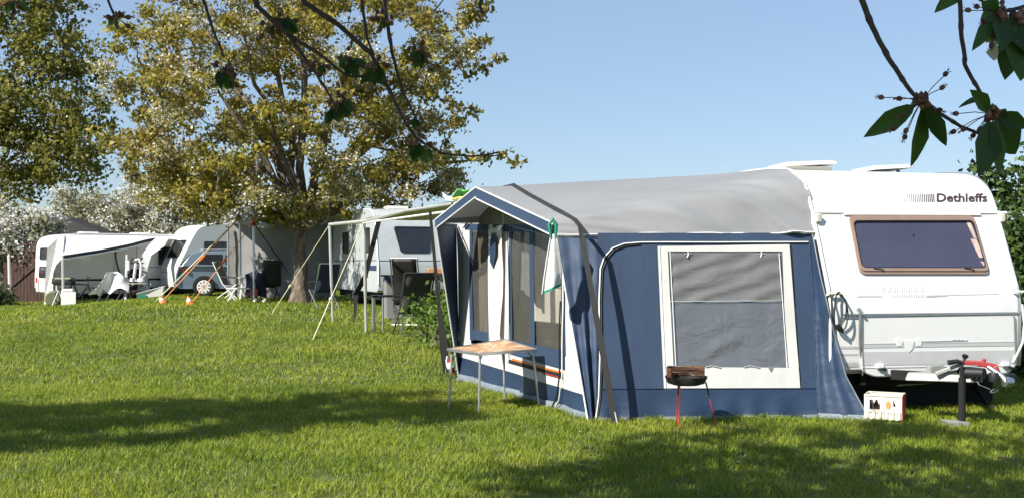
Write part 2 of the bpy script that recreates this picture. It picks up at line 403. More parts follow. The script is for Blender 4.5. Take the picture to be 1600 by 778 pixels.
vv = rng.normal(0, 1, (k, 4, 3))*np.array([.010, .010, .004]); quad_ = np.stack([np.stack([xx, yy, zz], 1)+np.array(o)+vv[:, i]*.5 for i, o in enumerate([(-.013, 0, 0), (0, -.010, .003), (.013, 0, .004), (0, .010, .002)])], 1)
fp = np_mesh('fallen_petals', quad_.reshape(-1, 3), np.arange(k*4).reshape(-1, 4), M['petal']); tag(fp, 'tiny white fallen blossom petals strewn over the lawn', 'petals', kind='stuff')

# ------------------------------------------------------------------ foliage
def leaf_cloud(centers, radii, per, size, rnd, shape=1.6, droop=0.0):
    """many small folded leaf quads scattered in flattened clumps. centers (n,3) radii (n,3)"""
    n = len(centers); idx = np.repeat(np.arange(n), per); m = len(idx)
    d = rnd.normal(0, .48, (m, 3)); p = centers[idx]+d*radii[idx]
    s = size*rnd.uniform(.6, 1.35, m)
    a = rnd.normal(0, 1, (m, 3)); a[:, 2] -= droop; a /= np.linalg.norm(a, axis=1, keepdims=True)
    b = rnd.normal(0, 1, (m, 3)); b -= a*(a*b).sum(1, keepdims=True); b /= np.linalg.norm(b, axis=1, keepdims=True)
    c = np.cross(a, b)
    L = (a*s[:, None])*.5*shape; Wd = (b*s[:, None])*.5; up = c*s[:, None]*.14
    V = np.stack([p-L, p+Wd-L*.1+up, p+L, p-Wd-L*.1+up], 1)
    return V.reshape(-1, 3), m
def foliage(name, parent, centers, radii, per, size, mats, petal=0.0, petal_size=.5, seed=1, droop=0.0, shape=1.6):
    rnd = np.random.default_rng(seed)
    V, m = leaf_cloud(centers, radii, per, size, rnd, shape, droop)
    mi = np.zeros(m, int)
    if petal:
        sel = rnd.random(len(centers)) < .42
        V2, m2 = leaf_cloud(centers[sel], radii[sel]*1.0, max(1, int(per*petal*2.2)), size*petal_size, rnd, 1.0)
        V = np.concatenate([V, V2]); mi = np.concatenate([mi, np.ones(m2, int)]); m += m2
    Fq = np.arange(m*4).reshape(-1, 4)
    return np_mesh(name, V, Fq, mats, mi, parent)
def scatter_in(blobs, n, rnd, shell=.35):
    """points in a union of ellipsoids (cx,cy,cz,rx,ry,rz,weight)"""
    wts = np.array([b[6] if len(b) > 6 else b[3]*b[4]*b[5] for b in blobs], float); wts /= wts.sum()
    out = []
    for _ in range(n):
        b = blobs[rnd.choice(len(blobs), p=wts)]
        d = rnd.normal(0, 1, 3); d /= np.linalg.norm(d); r = rnd.uniform(shell, 1)**.6
        out.append((b[0]+d[0]*r*b[3], b[1]+d[1]*r*b[4], b[2]+d[2]*r*b[5]))
    return np.array(out)
def skeleton(base, r0, htrunk, centers, limbs, seed, lean=(0,0), fork=None):
    """trunk, main limbs, then a branch from each leaf clump to the nearest limb point"""
    rr = random.Random(seed)
    tr = MB(True); br = MB(True)
    base = Vector(base); top = base+Vector((lean[0], lean[1], htrunk))
    pts = wig(base, top, 10, .06, seed); rs = [r0*(1.5 if i == 0 else 1.18 if i == 1 else 1-.035*i) for i in range(11)]
    tr.tube(pts, rs, 14)
    nodes = []
    for tgt in limbs:
        t = Vector(tgt); start = pts[rr.choice([8, 9, 10])]
        midp = start.lerp(t, .45)+Vector((0, 0, .10*(t-start).length))
        c = bez(start, midp, t, 12); L = len(c)
        c = [q+Vector((n3(q, 1.1, seed), n3(q, 1.1, seed+4), n3(q, 1.1, seed+8)))*.22*min(1, i/3) for i, q in enumerate(c)]
        br.tube(c, [r0*.48*(1-i/(L-1))**.8+.02 for i in range(L)], 8)
        nodes += [(q, r0*.48*(1-i/(L-1))**.8+.02) for i, q in enumerate(c)]
    NP = np.array([tuple(q) for q, _ in nodes])
    order = np.argsort(((centers-NP.mean(0))**2).sum(1))
    for i in order:
        c = Vector(centers[i]); d = ((NP-np.array(c))**2).sum(1); j = int(d.argmin()); q = Vector(NP[j])
        pth = wig(q, c, 5, .22, seed+int(i)); L = (c-q).length
        r = min(.05, .010+.012*L)
        br.tube(pth, [r*(1.25-.15*k) for k in range(6)], 5, cap=False)
        NP = np.concatenate([NP, np.array([tuple(pth[3]), tuple(pth[5])])])
    return tr, br
def make_tree(name, label, cat, base, r0, ht, blobs, nclump, per, size, mats, limbs, seed, petal=0, petal_size=.5, rad=(.5, .5, .32), lean=(0,0), extra=None, group=None, droop=0, shell=.35):
    rnd = np.random.default_rng(seed)
    c = scatter_in(blobs, nclump, rnd, shell)
    if extra is not None: c = np.concatenate([c, extra])
    t = thing(name, label, cat, base, 0, group)
    tr, br = skeleton(base, r0, ht, c, limbs, seed, lean)
    tr.build('trunk', M['bark'], t, smooth=True); br.build('branches', M['bark'], t, smooth=True, fixn=False)
    radii = np.array(rad)*rnd.uniform(.6, 1.3, (len(c), 1))
    foliage('crown', t, c, radii, per, size, mats, petal, petal_size, seed+1, droop)
    return t

def pxblob(px, py, Y, rx, ry, rdepth, w=None):   # ellipsoid given by its place and size in the photograph
    c = W(px, py, Y); k = Y/F
    b = [c.x, c.y, c.z, rx*k, rdepth, ry*k]
    b.append(w if w else rx*ry)
    return tuple(b)
# the big blossoming cherry in the middle distance
YT = 30.5
tb = G(468, YT, -.05)
blobs = [pxblob(450, 120, YT, 250, 150, 4.5), pxblob(560, 60, YT, 190, 120, 4.0), pxblob(330, 60, YT, 140, 110, 4), pxblob(300, 210, YT, 110, 95, 3.4),
         pxblob(480, 250, YT, 210, 85, 4.2), pxblob(640, 190, YT, 80, 95, 3), pxblob(450, -90, YT, 300, 130, 4.5), pxblob(690, 50, YT, 70, 60, 2.2),
         pxblob(660, 275, YT, 75, 35, 2, 6000), pxblob(370, 318, YT-1, 150, 34, 2.6, 15000), pxblob(560, 315, YT, 120, 26, 3, 8000), pxblob(300, 280, YT, 110, 50, 2.6, 9000), pxblob(235, 250, YT, 70, 60, 2.4, 5000), pxblob(215, 110, YT, 45, 70, 2, 4000)]
def arm(points, n, j, rnd):
    out = []
    for k in range(n):
        s = k/(n-1)*(len(points)-1); i = min(int(s), len(points)-2); f = s-i
        px = points[i][0]*(1-f)+points[i+1][0]*f; py = points[i][1]*(1-f)+points[i+1][1]*f
        q = W(px+rnd.normal(0, j), py+rnd.normal(0, j), YT+rnd.normal(0, .5)); out.append(tuple(q))
    return out
rnd = np.random.default_rng(5)
ex = arm([(640,250),(700,245),(760,245),(822,252)], 15, 5, rnd)+arm([(680,120),(730,105),(785,92)], 9, 6, rnd)+arm([(660,150),(715,165),(745,172)], 7, 5, rnd) \
   + arm([(700,60),(750,25),(752,5)], 6, 6, rnd)+arm([(250,120),(200,130),(185,160)], 8, 7, rnd)+arm([(690,90),(755,70)], 5, 4, rnd)+arm([(240,210),(195,215)], 5, 6, rnd)+arm([(650,180),(700,215)], 6, 5, rnd)
limbs = [tuple(W(x, y, YT+d)) for x, y, d in [(330,120,-1),(420,20,1),(480,-120,0),(560,40,-1.5),(650,170,0),(740,245,0),(250,230,1),(360,250,-2),(600,270,2),(690,90,.5),(520,150,2),(380,60,-2.5),(300,10,1.5)]]
small = np.array(ex)
big_tree = make_tree('cherry_tree', 'big cherry tree with bronze leaves and white blossom whose trunk stands before the grey awning', 'tree', tuple(tb), .235, 2.3,
    blobs, 600, 108, .084, [M['leafMain'], M['petal']], limbs, 21, petal=.7, petal_size=.8, rad=(.39, .39, .27), lean=(.05, 0), extra=None)
foliage('branch_tip_leaves', big_tree, small, np.full((len(small), 3), .22)*np.array([1, 1, .8]), 16, .115, [M['leafMain'], M['petal']], .3, .7, 77)
tp = MB(True)
for k in range(0, len(ex)-1):
    a, b = Vector(ex[k]), Vector(ex[k+1])
    if (a-b).length < 1.4: tp.tube(wig(a, b, 3, .1, k), .018, 5)
tp.tube(wig(W(640,250,YT), W(560,215,YT), 6, .08, 3), [.03,.035,.04,.045,.05,.055,.06], 6)
tp.build('branch', M['bark'], big_tree, smooth=True)
# darker tree at the left edge
YL = 57.0
blobs = [pxblob(-20, 90, YL, 160, 150, 3.5), pxblob(60, 160, YL, 110, 85, 3), pxblob(-60, -40, YL, 210, 110, 3.5), pxblob(20, 240, YL, 130, 55, 3), pxblob(75, 60, YL, 70, 60, 2.4),
         pxblob(140, 215, YL, 50, 55, 2), pxblob(90, 270, YL, 80, 40, 2.5), pxblob(20, 290, YL, 60, 35, 2.5), pxblob(105, 90, YL, 35, 40, 2), pxblob(-100, 200, YL, 110, 110, 3.5)]
limbs = [tuple(W(x, y, YL+d)) for x, y, d in [(60,60,0),(110,190,-.5),(-20,0,1),(40,240,-1),(150,230,0),(-90,60,0),(-120,180,1),(100,110,1.5),(20,140,-2)]]
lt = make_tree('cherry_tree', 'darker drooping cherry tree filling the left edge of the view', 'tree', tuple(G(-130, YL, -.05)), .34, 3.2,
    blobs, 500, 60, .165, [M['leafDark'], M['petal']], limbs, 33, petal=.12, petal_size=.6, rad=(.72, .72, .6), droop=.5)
# blossom trees and greenery behind the caravans
def back_tree(label, px, Y, top, wid, kind, seed, n=110):
    gz = G(px, Y); ztop = H-(top-HY)/F*Y; z0 = gz.z+1.6; k = Y/F
    hz = (ztop-z0)/2
    bl = [(gz.x, gz.y, z0+hz, wid*k, wid*k*.7, hz), (gz.x-wid*k*.5, gz.y, z0+hz*.7, wid*k*.6, wid*k*.5, hz*.7), (gz.x+wid*k*.45, gz.y-.5, z0+hz*.6, wid*k*.6, wid*k*.5, hz*.75)]
    ms, pt = ([M['leafPale'], M['petalBright']], 2.8) if kind == 'white' else ([M['leafHedge'], M['petal']], .05)
    lim = [(gz.x+dx*wid*k, gz.y+dy, z0+hz*h) for dx, dy, h in [(-.6, 0, 1), (.6, 0, 1), (0, .5, 1.5), (-.2, -1, 1.2), (.3, 1, .9)]]
    return make_tree('blossom_tree' if kind == 'white' else 'green_tree', label, 'tree', tuple(gz), .16, 1.7, bl, n, 48 if kind == 'white' else 90, .12 if kind == 'white' else .17,
                     ms, lim, seed, petal=pt, petal_size=.85, rad=(.62, .62, .5), group='trees behind the caravans', shell=.1)
back_tree('white blossom tree at the left edge above the brown board fence', 5, 43, 318, 85, 'white', 41, 120)
back_tree('white blossom tree rising behind the dark hut roof', 130, 50, 292, 60, 'white', 42, 110)
back_tree('dense white blossom tree between the left caravan and the big cherry', 235, 50, 285, 80, 'white', 43, 150)
back_tree('white blossom tree behind the silver car', 330, 52, 290, 80, 'white', 44, 130)
back_tree('dark green tree behind the tree trunk and grey awning', 455, 56, 300, 110, 'green', 45, 120)
back_tree('dark green tree behind the shaded caravan and thin poles', 610, 58, 322, 110, 'green', 46, 110)
back_tree('dark green tree at the far left behind the blossom', -70, 50, 330, 90, 'green', 47, 90)
# clipped hedge far behind and the tall bushes right of the white caravan
def hedge(name, label, a, b, h, thick, leaf, n, per, size, seed, zb=0.0):
    rnd = np.random.default_rng(seed); a = np.array(a); b = np.array(b)
    t = rnd.random(n); p = a[None]*(1-t[:, None])+b[None]*t[:, None]
    c = np.stack([p[:, 0]+rnd.uniform(-thick, thick, n), p[:, 1]+rnd.uniform(-thick, thick, n), zb+rnd.uniform(.1, 1, n)**.8*h], 1)
    c[:, 2] += .25*np.sin(c[:, 0]*2.1+seed)*(c[:, 2]-zb)/h
    o = thing(name, label, 'hedge' if 'hedge' in name else 'bush', (float((a[0]+b[0])/2), float((a[1]+b[1])/2), zb))
    st = MB(True)
    for k in range(max(4, int(np.linalg.norm(b-a)*1.2))):
        f = rnd.random(); q = a*(1-f)+b*f; st.tube(wig((q[0], q[1], zb-.05), (q[0]+rnd.normal(0, .2), q[1], zb+h*.75), 5, .08, k), [.05,.045,.04,.03,.02,.01], 6)
    st.build('stems', M['bark'], o, smooth=True)
    foliage('leaves', o, c, np.full((n, 3), .35)*np.array([1, 1, 1.1]), per, size, [leaf], seed=seed)
    return o
hedge('hedge', 'long dark hedge far behind the row of caravans', (-45, 60), (6, 62), 3.4, .8, M['leafHedge'], 420, 60, .2, 51)
hedge('tall_bush', 'tall evergreen bush directly right of the white caravan', (7.1, 14.2), (8.6, 15.2), 2.25, .6, M['leafHedge'], 420, 170, .065, 52)
hedge('tall_bush', 'second evergreen bush further behind the white caravan', (8.4, 17.0), (12.5, 18.5), 3.2, .8, M['leafHedge'], 300, 130, .09, 53)
hedge('low_bush', 'low dark shrub at the left edge under the white blossom', (-19.5, 37.6), (-17.8, 38.3), .75, .3, M['leafHedge'], 50, 60, .08, 54)
# ------------------------------------------------------------------ caravans
def smooth_prof(pts, n=3):
    p = [Vector(q) for q in pts]
    for _ in range(n):
        out = [p[0]]
        for i in range(len(p)-1):
            out += [p[i]*.75+p[i+1]*.25, p[i]*.25+p[i+1]*.75]
        out.append(p[-1]); p = out
    return [(q.x, q.y) for q in p]
def van_body(parent, prof, Wd, material, bev=.05, name='body'):
    me = bpy.data.meshes.new(name); bm = bmesh.new(); n = len(prof)
    A = [bm.verts.new((0, v, z)) for v, z in prof]; B = [bm.verts.new((Wd, v, z)) for v, z in prof]
    fa = bm.faces.new(A); fb = bm.faces.new(B[::-1])
    for i in range(n):
        j = (i+1) % n; bm.faces.new((A[i], B[i], B[j], A[j]))
    es = list(fa.edges)+list(fb.edges)
    bmesh.ops.bevel(bm, geom=es, offset=bev, segments=4, profile=.6, affect='EDGES')
    bmesh.ops.recalc_face_normals(bm, faces=bm.faces)
    bm.to_mesh(me); bm.free(); me.materials.append(material)
    me.polygons.foreach_set('use_smooth', [True]*len(me.polygons)); me.set_sharp_from_angle(angle=R(30))
    o = bpy.data.objects.new(name, me); COL.objects.link(o); o.parent = parent; return o
def interp(prof, z):
    for i in range(len(prof)-1):
        (v0, z0), (v1, z1) = prof[i], prof[i+1]
        if z0 <= z <= z1 and z1 > z0: return v0+(v1-v0)*(z-z0)/(z1-z0)
    return prof[0][0] if z < prof[0][1] else prof[-1][0]
def wheel_parts(parent, x, y, z, r=.32, wd=.18):
    mb = MB(); mb.lathe([(r*.62, -wd/2), (r*.95, -wd/2), (r, -wd*.35), (r, wd*.35), (r*.95, wd/2), (r*.62, wd/2)], (x, y, z), 24, ax='x')
    t = mb.build('wheel', M['rubber'], parent, smooth=True)
    rm = MB(); rm.lathe([(0.001, -wd*.30), (r*.2, -wd*.36), (r*.6, -wd*.25), (r*.64, -wd*.52)], (x, y, z), 24, ax='x')
    rm.lathe([(0.001, wd*.30), (r*.2, wd*.36), (r*.6, wd*.25), (r*.64, wd*.52)], (x, y, z), 24, ax='x')
    for k in range(5):
        a = k*2*math.pi/5
        for sx in (-1, 1): rm.bar((x+sx*wd*.42, y, z), (x+sx*wd*.44, y+math.cos(a)*r*.6, z+math.sin(a)*r*.6), .05, .03, up=(1,0,0))
    rm.build('rim', M['alu'], t, smooth=True)
def window_on(parent, poly, fn, frame_m, glass_m, fw=.035, depth=.02, r=.05, curtain=None):
    outer = round_poly(poly, r); inner = round_poly(inset(poly, fw), max(.01, r-fw*.5))
    fo = MB().ring(outer, inner, fn, -.012, depth).build('window', frame_m, parent, smooth=True)
    pn = MB(); pn.prism(inner, fn, .002, depth*.55); pn.build('pane', glass_m, fo)
    if curtain: curtain(fo)
    return fo

# the large white caravan on the right
YAW = R(14); O = Vector((3.18, 10.92, 0)); U = Vector((math.cos(YAW), math.sin(YAW), 0)); V = Vector((-math.sin(YAW), math.cos(YAW), 0)); WD = 2.25
van = thing('caravan', 'large white caravan at the right with a brown framed front window and tow bar', 'caravan', tuple(O), YAW)
front = [(0.10, .42), (0.02, .47), (0.0, .58), (0.0, 1.12), (.02, 1.22)] + smooth_prof([(.04, 1.30), (.37, 2.13), (.52, 2.40), (.78, 2.54), (1.25, 2.585), (1.7, 2.60)], 3)
prof = front + smooth_prof([(1.8, 2.60), (4.6, 2.60), (5.1, 2.56), (5.35, 2.3), (5.45, 1.2), (5.42, .5), (5.3, .42)], 2)
van_body(van, prof, WD, M['white'], .055)
def ffn(u, z, t=0.0): # on the front skin, t metres proud
    v = interp(front, z); dz = .02; dv = (interp(front, z+dz)-interp(front, z-dz))/(2*dz)
    n = Vector((0, -1, dv)).normalized()
    return (u, v+n.y*t, z+n.z*t)
def onfront(px, py):
    z = 1.2; u = 1
    for _ in range(12):
        v = interp(front, z); a = (px-CX)/F; P0 = O+V*v
        u = (a*P0.y-P0.x)/(U.x-a*U.y); Y = P0.y+u*U.y; z = .5*z+.5*(H-(py-HY)/F*Y)
    return (u, z)
def fpoly(pts): return [onfront(*p) for p in pts]
def subdiv(pts, k=6, closed=True):
    out = []; m = len(pts)
    for i in range(m if closed else m-1):
        a = Vector(pts[i]); b = Vector(pts[(i+1) % m])
        out += [tuple(a.lerp(b, j/k)) for j in range(k)]
    if not closed: out.append(tuple(pts[-1]))
    return out
def lfn(u, z, t=0.0): return (u, -t, z)   # on the flat locker lid
def fstrip(mb, x0, y0, x1, y1, h, t=.003, k=10, fn=None):   # painted line on the front, px
    for i in range(k):
        a = (x0+(x1-x0)*i/k, y0+(y1-y0)*i/k); b = (x0+(x1-x0)*(i+1)/k, y0+(y1-y0)*(i+1)/k)
        mb.prism(fpoly([a, b, (b[0], b[1]+h), (a[0], a[1]+h)]), fn or ffn, -.004, t)
# front window
wp = fpoly([(1325, 338), (1519, 338), (1545, 429), (1343, 429)])
def vcurt(fo): pass
outer = round_poly(wp, .06, 6); mid = round_poly(inset(wp, .03), .05, 6); inner = round_poly(inset(wp, .062), .06, 6)
fw = MB().ring(outer, mid, ffn, -.015, .022).ring(mid, inner, ffn, -.015, .034).build('front_window', M['mauve'], van, smooth=True, angle=30)
MB().prism(inner, ffn, -.002, .012).build('pane', M['vanglass'], fw)
mb = MB().ring(round_poly(inset(wp, .058), .05, 6), round_poly(inset(wp, .074), .06, 6), ffn, .0, .028); mb.build('rubber_seal', M['black'], fw)
def lerp2(u, v, q):    # u,v in 0..1 inside quad q (BL.. ordering TL,TR,BR,BL)
    a = Vector(q[0]).lerp(Vector(q[1]), u); b = Vector(q[3]).lerp(Vector(q[2]), u); return tuple(a.lerp(b, v))
mb = MB()
for (a, b, c, d) in [(.925, .05, .962, .40), (.925, .40, .975, .72), (.955, .78, .985, .92)]:
    mb.prism([lerp2(a, b, wp), lerp2(c, b+.01, wp), lerp2(c+.018, d, wp), lerp2(a+.03, d, wp)], ffn, .010, .0145)
mb.build('curtain_edge', M['curtain'], fw)
for u0 in (.10, .80):
    mb = MB(); a = lerp2(u0, .915, wp); b = lerp2(u0+.05, .925, wp); mb.tube([ffn(*a, .035), ffn(*b, .04)], .007, 6)
    mb.tube([ffn(*b, .02), ffn(b[0]+.03, b[1]-.004, .042)], .013, 8)
    mb.build('window_catch', M['black'], fw, smooth=True)
mb = MB(); a = lerp2(.40, .15, wp); mb.lathe([(.001, .02), (.014, .018), (.014, 0)], ffn(*a, .006), 10, ax='y')
mb.build('blind_knob', M['yellow'], fw)
mb = MB(); a = lerp2(.475, .34, wp); mb.lathe([(.001, -.008), (.010, -.006), (.010, .01)], ffn(*a, .012), 10, ax='y'); mb.build('blind_knob', M['black'], fw)
# trim rail over the window and lettering
mb = MB(); fstrip(mb, 1270, 331, 1572, 331.5, 2.6, .016, 4); fstrip(mb, 1318, 334.5, 1530, 335, 2.6, .024, 4); mb.build('rain_rail', M['trim'], van)
mb = MB(); fstrip(mb, 1272, 333.7, 1570, 334, 1.2, .008, 4); mb.build('rail_shadow_gap', M['greydecal'], van)
def text_on(parent, s, x0, x1, yb, cap, material, fn, t=.004, bold=.02, name='lettering', conv=None, shear=0):
    cu = bpy.data.curves.new(name, 'FONT'); cu.body = s; cu.size = 1.0; cu.offset = bold; cu.resolution_u = 3; cu.shear = shear
    tmp = bpy.data.objects.new(name, cu); COL.objects.link(tmp)
    dg = bpy.context.evaluated_depsgraph_get(); me = bpy.data.meshes.new_from_object(tmp.evaluated_get(dg))
    bpy.data.objects.remove(tmp); me.name = name
    xsx = [v.co.x for v in me.vertices]; a, b = min(xsx), max(xsx); ymax = max(v.co.y for v in me.vertices)
    bm = bmesh.new(); bm.from_mesh(me); bmesh.ops.triangulate(bm, faces=bm.faces)
    for v in bm.verts:
        f = (v.co.x-a)/(b-a); px = x0+(x1-x0)*f; py = yb-cap*v.co.y/ymax
        u, z = (conv or onfront)(px, py); v.co = fn(u, z, t)
    bm.to_mesh(me); bm.free(); me.materials.clear(); me.materials.append(material)
    o = bpy.data.objects.new(name, me); COL.objects.link(o); o.parent = parent; return o
text_on(van, "Dethleffs", 1463, 1542, 315.5, 12.8, M['darkdecal'], ffn, .006, .024)
mb = MB()
for k in range(17):
    x = 1412+k*2.85; wv = .25+1.35*(k/16); mb.prism(fpoly([(x, 304), (x+wv, 304), (x+wv+.8, 316), (x+.8, 316)]), ffn, -.003, .004)
mb.build('stripe_decal', M['darkdecal'], van)
mb = MB()
for k in range(18):
    x = 1379+k*3.7; wv = .5+.9*(k/17)
    mb.prism(fpoly([(x, 447), (x+.7, 447), (x+1.3, 457), (x+.6, 457)]), ffn, -.003, .004)
    if k > 3: mb.prism(fpoly([(x, 460), (x+wv, 460), (x+wv+.3, 464), (x+.3, 464)]), ffn, -.003, .004)
fstrip(mb, 1340, 461, 1378, 461, .9); fstrip(mb, 1447, 461, 1560, 458.5, .9); fstrip(mb, 1338, 463.5, 1378, 463.5, .5); fstrip(mb, 1447, 462.8, 1480, 461, 1.6)
mb.build('stripe_decal', M['greydecal'], van)
# position lamps near the rail ends
for px in (1276, 1562):
    u, z = onfront(px, 341); p = ffn(u, z, .03)
    MB().box(u-.03, u+.03, p[1]-.035, p[1]+.04, z-.045, z+.045).build('marker_lamp', M['offwhite'], van, bevel=.012)
# gas locker lid
lp = fpoly([(1343, 494), (1583, 490), (1583, 570), (1562, 581), (1356, 586), (1343, 580)])
LID = round_poly(lp, .04, 3)
lid = MB().prism(LID, lfn, -.03, .014).build('locker_lid', M['white'], van, bevel=.005)
mb = MB(); P = [lfn(*q, .016) for q in LID]+[lfn(*LID[0], .016)]; mb.tube(P, .008, 6); mb.build('lid_trim', M['alu'], lid, smooth=True)
mb = MB(); fstrip(mb, 1318, 490, 1597, 487, 2.2, .014, 6); fstrip(mb, 1318, 496, 1343, 496, 1.2, .008, 2); mb.build('locker_rail', M['alu'], van)
mb = MB(); a = onfront(1341, 486); b = onfront(1341, 585); mb.tube([ffn(a[0], a[1], .03), ffn(a[0], (a[1]+b[1])/2, .03), ffn(b[0]+.02, b[1]+.03, .03)], .013, 8)
mb.bar(ffn(a[0]-.02, a[1]+.03, .02), ffn(a[0]+.02, a[1]-.02, .03), .06, .03); mb.build('locker_tube', M['alu'], van, smooth=True)
mb = MB(); fstrip(mb, 1312, 540, 1342, 540, 4.0, .004, 2); fstrip(mb, 1345, 536, 1582, 532.5, 1.2, .018, 5, lfn); fstrip(mb, 1345, 538, 1582, 534.5, 5.0, .0175, 5, lfn)
mb.prism(fpoly([(1312, 552), (1341, 552), (1341, 572), (1322, 573)]), ffn, -.003, .003)
for i in range(5):
    xa = 1345+i*47.4; xb = xa+47.4; f = lambda x: (1345-x)*.012
    mb.prism(fpoly([(xa, 549+f(xa)), (xb, 549+f(xb)), (xb, 570+f(xb)), (xa, 570+f(xa))]), lfn, -.003, .017)
mb.build('grey_band', mat('pale_grey_band', (.50, .50, .50), .35, var=.04), lid)
mb = MB(); fstrip(mb, 1440, 532, 1510, 530.4, 1.4, .0195, 4, lfn)
for x0, x1 in ((1486, 1491), (1493, 1498), (1500, 1503)): fstrip(mb, x0, 529.5, x1, 529.4, 1.8, .021, 1, lfn)
fstrip(mb, 1345, 573.5, 1560, 570, 1.0, .018, 4, lfn); mb.build('thin_stripes', M['greydecal'], lid)
mb = MB()  # faded crest relief
for q in ([(1399, 530), (1404, 527), (1409, 531), (1407, 540), (1400, 540)], [(1411, 531), (1427, 531), (1424, 544), (1418, 550), (1413, 544)], [(1429, 531), (1434, 528), (1439, 531), (1437, 540), (1430, 540)]):
    mb.prism(fpoly(q), ffn, .012, .0215)
mb.build('crest_relief', M['trim'], lid)
mb = MB()
for px, py in ((1371, 571), (1566, 568)):
    u, z = onfront(px, py); p = lfn(u, z, .03); mb.box(u-.04, u+.04, p[1]-.02, p[1]+.03, z-.022, z+.022)
mb.build('lid_catch', M['trim'], lid, bevel=.008)
mb = MB()
for px, py in ((1374, 575), (1570, 572)): u, z = onfront(px, py); mb.tube([lfn(u-.02, z, .05), lfn(u+.03, z-.012, .05)], .014, 8)
mb.build('lock_barrel', M['black'], lid, smooth=True)
# corner trim along the roof line, awning rail, grab handles
def edge_curve(u, off, z0, z1):
    c = []
    for v, z in prof:
        c.append(Vector((u, v, z)))
    return [q+Vector((0, -off*(1 if q.y < 2 else -1)*(1-ss(q.z, 2.3, 2.6)), off*ss(q.z, 2.0, 2.6))) for q in c if z0 <= q.z <= z1 and q.y < 5]
mb = MB(); mb.tube([q+Vector((.015, 0, 0)) for q in edge_curve(0, .006, .46, 2.7)], .016, 6); mb.build('awning_rail', M['trim'], van, smooth=True)
mb = MB(); mb.tube([q+Vector((-.012, 0, 0)) for q in edge_curve(WD, .002, .46, 2.7)], .013, 6); mb.build('corner_trim', M['alu'], van, smooth=True)
mb = MB()
u, z = onfront(1301, 461); mb.tube([ffn(u-.07, z, .01), ffn(u-.06, z+.008, .045), ffn(u+.07, z+.008, .045), ffn(u+.08, z, .01)], .015, 8); mb.build('grab_handle', M['offwhite'], van, smooth=True)
mb = MB()
def loop(u, z, w_, h_, seed, r=.008):
    pts = []
    for k in range(21):
        a = 2*math.pi*k/20+1.57; pts.append(Vector(ffn(u+math.cos(a)*w_*(1+.15*n3((k*.3, seed, 0))), z-h_+math.sin(a)*h_, .055+.012*math.sin(a*2+seed))))
    return pts
mb.tube(loop(u+.02, z+.01, .085, .16, 1), .008, 6); mb.tube(loop(u+.045, z+.02, .075, .19, 3), .008, 6); mb.tube([ffn(u+.01, z-.29, .055), ffn(u+.04, z-.33, .06), ffn(u+.07, z-.37, .06)], [.02, .026, .012], 8)
mb.build('cable_loop', M['black'], van, smooth=True)
mb = MB(); u, z = onfront(1591, 457); mb.tube([ffn(u-.06, z, .0), ffn(u-.05, z, .05), ffn(u+.035, z, .05), ffn(u+.045, z, .0)], .014, 8)
u2, z2 = onfront(1594, 490); mb.tube([ffn(u2, z2+.10, .03), ffn(u2+.01, z2-.1, .05), ffn(u2-.01, z2-.3, .05), ffn(u2-.1, z2-.50, .03)], .012, 8)
mb.build('grab_handle', M['trim'], van, smooth=True)
# roof hatches, standing open
for cx_, cy, wx, hz_ in ((.52, 1.5, .33, 0), (1.88, 2.0, .29, .03)):
    h = MB(); 
    prf = rect(cx_-wx, cx_+wx, cy-.28, cy+.30)
    h.prism(round_poly(prf, .06), lambda a, b, t: (a, b, 2.64+hz_+t+.02*(a-cx_)/wx+.02*(cy-b)), 0, .028)
    h.prism(round_poly(inset(prf, .05), .05), lambda a, b, t: (a, b, 2.64+hz_+t+.02*(a-cx_)/wx+.02*(cy-b)), .028, .045)
    ho = h.build('roof_hatch', M['trim'], van, smooth=True, angle=30)
    k = MB().ring(round_poly(inset(prf, .07), .05), round_poly(inset(prf, .11), .05), lambda a, b, t: (a, b, 2.60+t), -.03, .035); k.build('hatch_frame', M['offwhite'], ho)
    k = MB(); k.bar((cx_-.05, cy, 2.61), (cx_-.05, cy, 2.66), .03, .03); k.bar((cx_+.1, cy-.2, 2.61), (cx_+.1, cy-.2, 2.66), .03, .03); k.build('hatch_stay', M['black'], ho)
# chassis, wheels, tow bar
mb = MB(); mb.box(.12, WD-.12, .3, 5.1, .24, .40); mb.bar((.45, .1, .36), (.45, 5, .36), .06, .12); mb.bar((WD-.45, .1, .36), (WD-.45, 5, .36), .06, .12); mb.tube([(.1, 2.9, .33), (WD-.1, 2.9, .33)], .05, 8)
mb.box(.14, WD-.14, .22, .30, .28, .44); mb.build('chassis', M['under'], van)
MB().box(.05, WD-.02, .42, .44, .0, .43).build('under_van_dark_panel', M['under'], van)  # black panel added to darken the gap beneath the van
mb = MB(); mb.add([(.95, .30, .25), (1.25, .30, .38), (1.5, .30, .38), (1.62, .30, .28)], [(0, 1, 2, 3)]); mb.build('step_plate', M['galv'], van, solid=.01)
wheel_parts(van, .16, 2.9, .32); wheel_parts(van, WD-.16, 2.9, .32)
ch = Vector((WD/2-.09, -1.06, .50))
mb = MB()
for sx in (-1, 1): mb.bar((WD/2+sx*.62, .45, .40), (WD/2+sx*.06, -.78, .43), .05, .10)
mb.build('tow_frame', M['under'], van, bevel=.008)
cv = MB()      # grey drawbar fairing
cv.hexa([(ch.x-.45, -.40, .395), (ch.x+.42, -.40, .395), (ch.x+.07, -.90, .415), (ch.x-.07, -.90, .415),
         (ch.x-.40, -.38, .475), (ch.x+.38, -.38, .475), (ch.x+.06, -.88, .485), (ch.x-.06, -.88, .485)])
cv.build('drawbar_cover', M['galv'], van, bevel=.015)
mb = MB(); mb.bar((ch.x-.28, -.66, .48), (ch.x-.06, -.80, .60), .055, .035); mb.bar((ch.x-.22, -.60, .47), (ch.x+.0, -.78, .53), .05, .03)
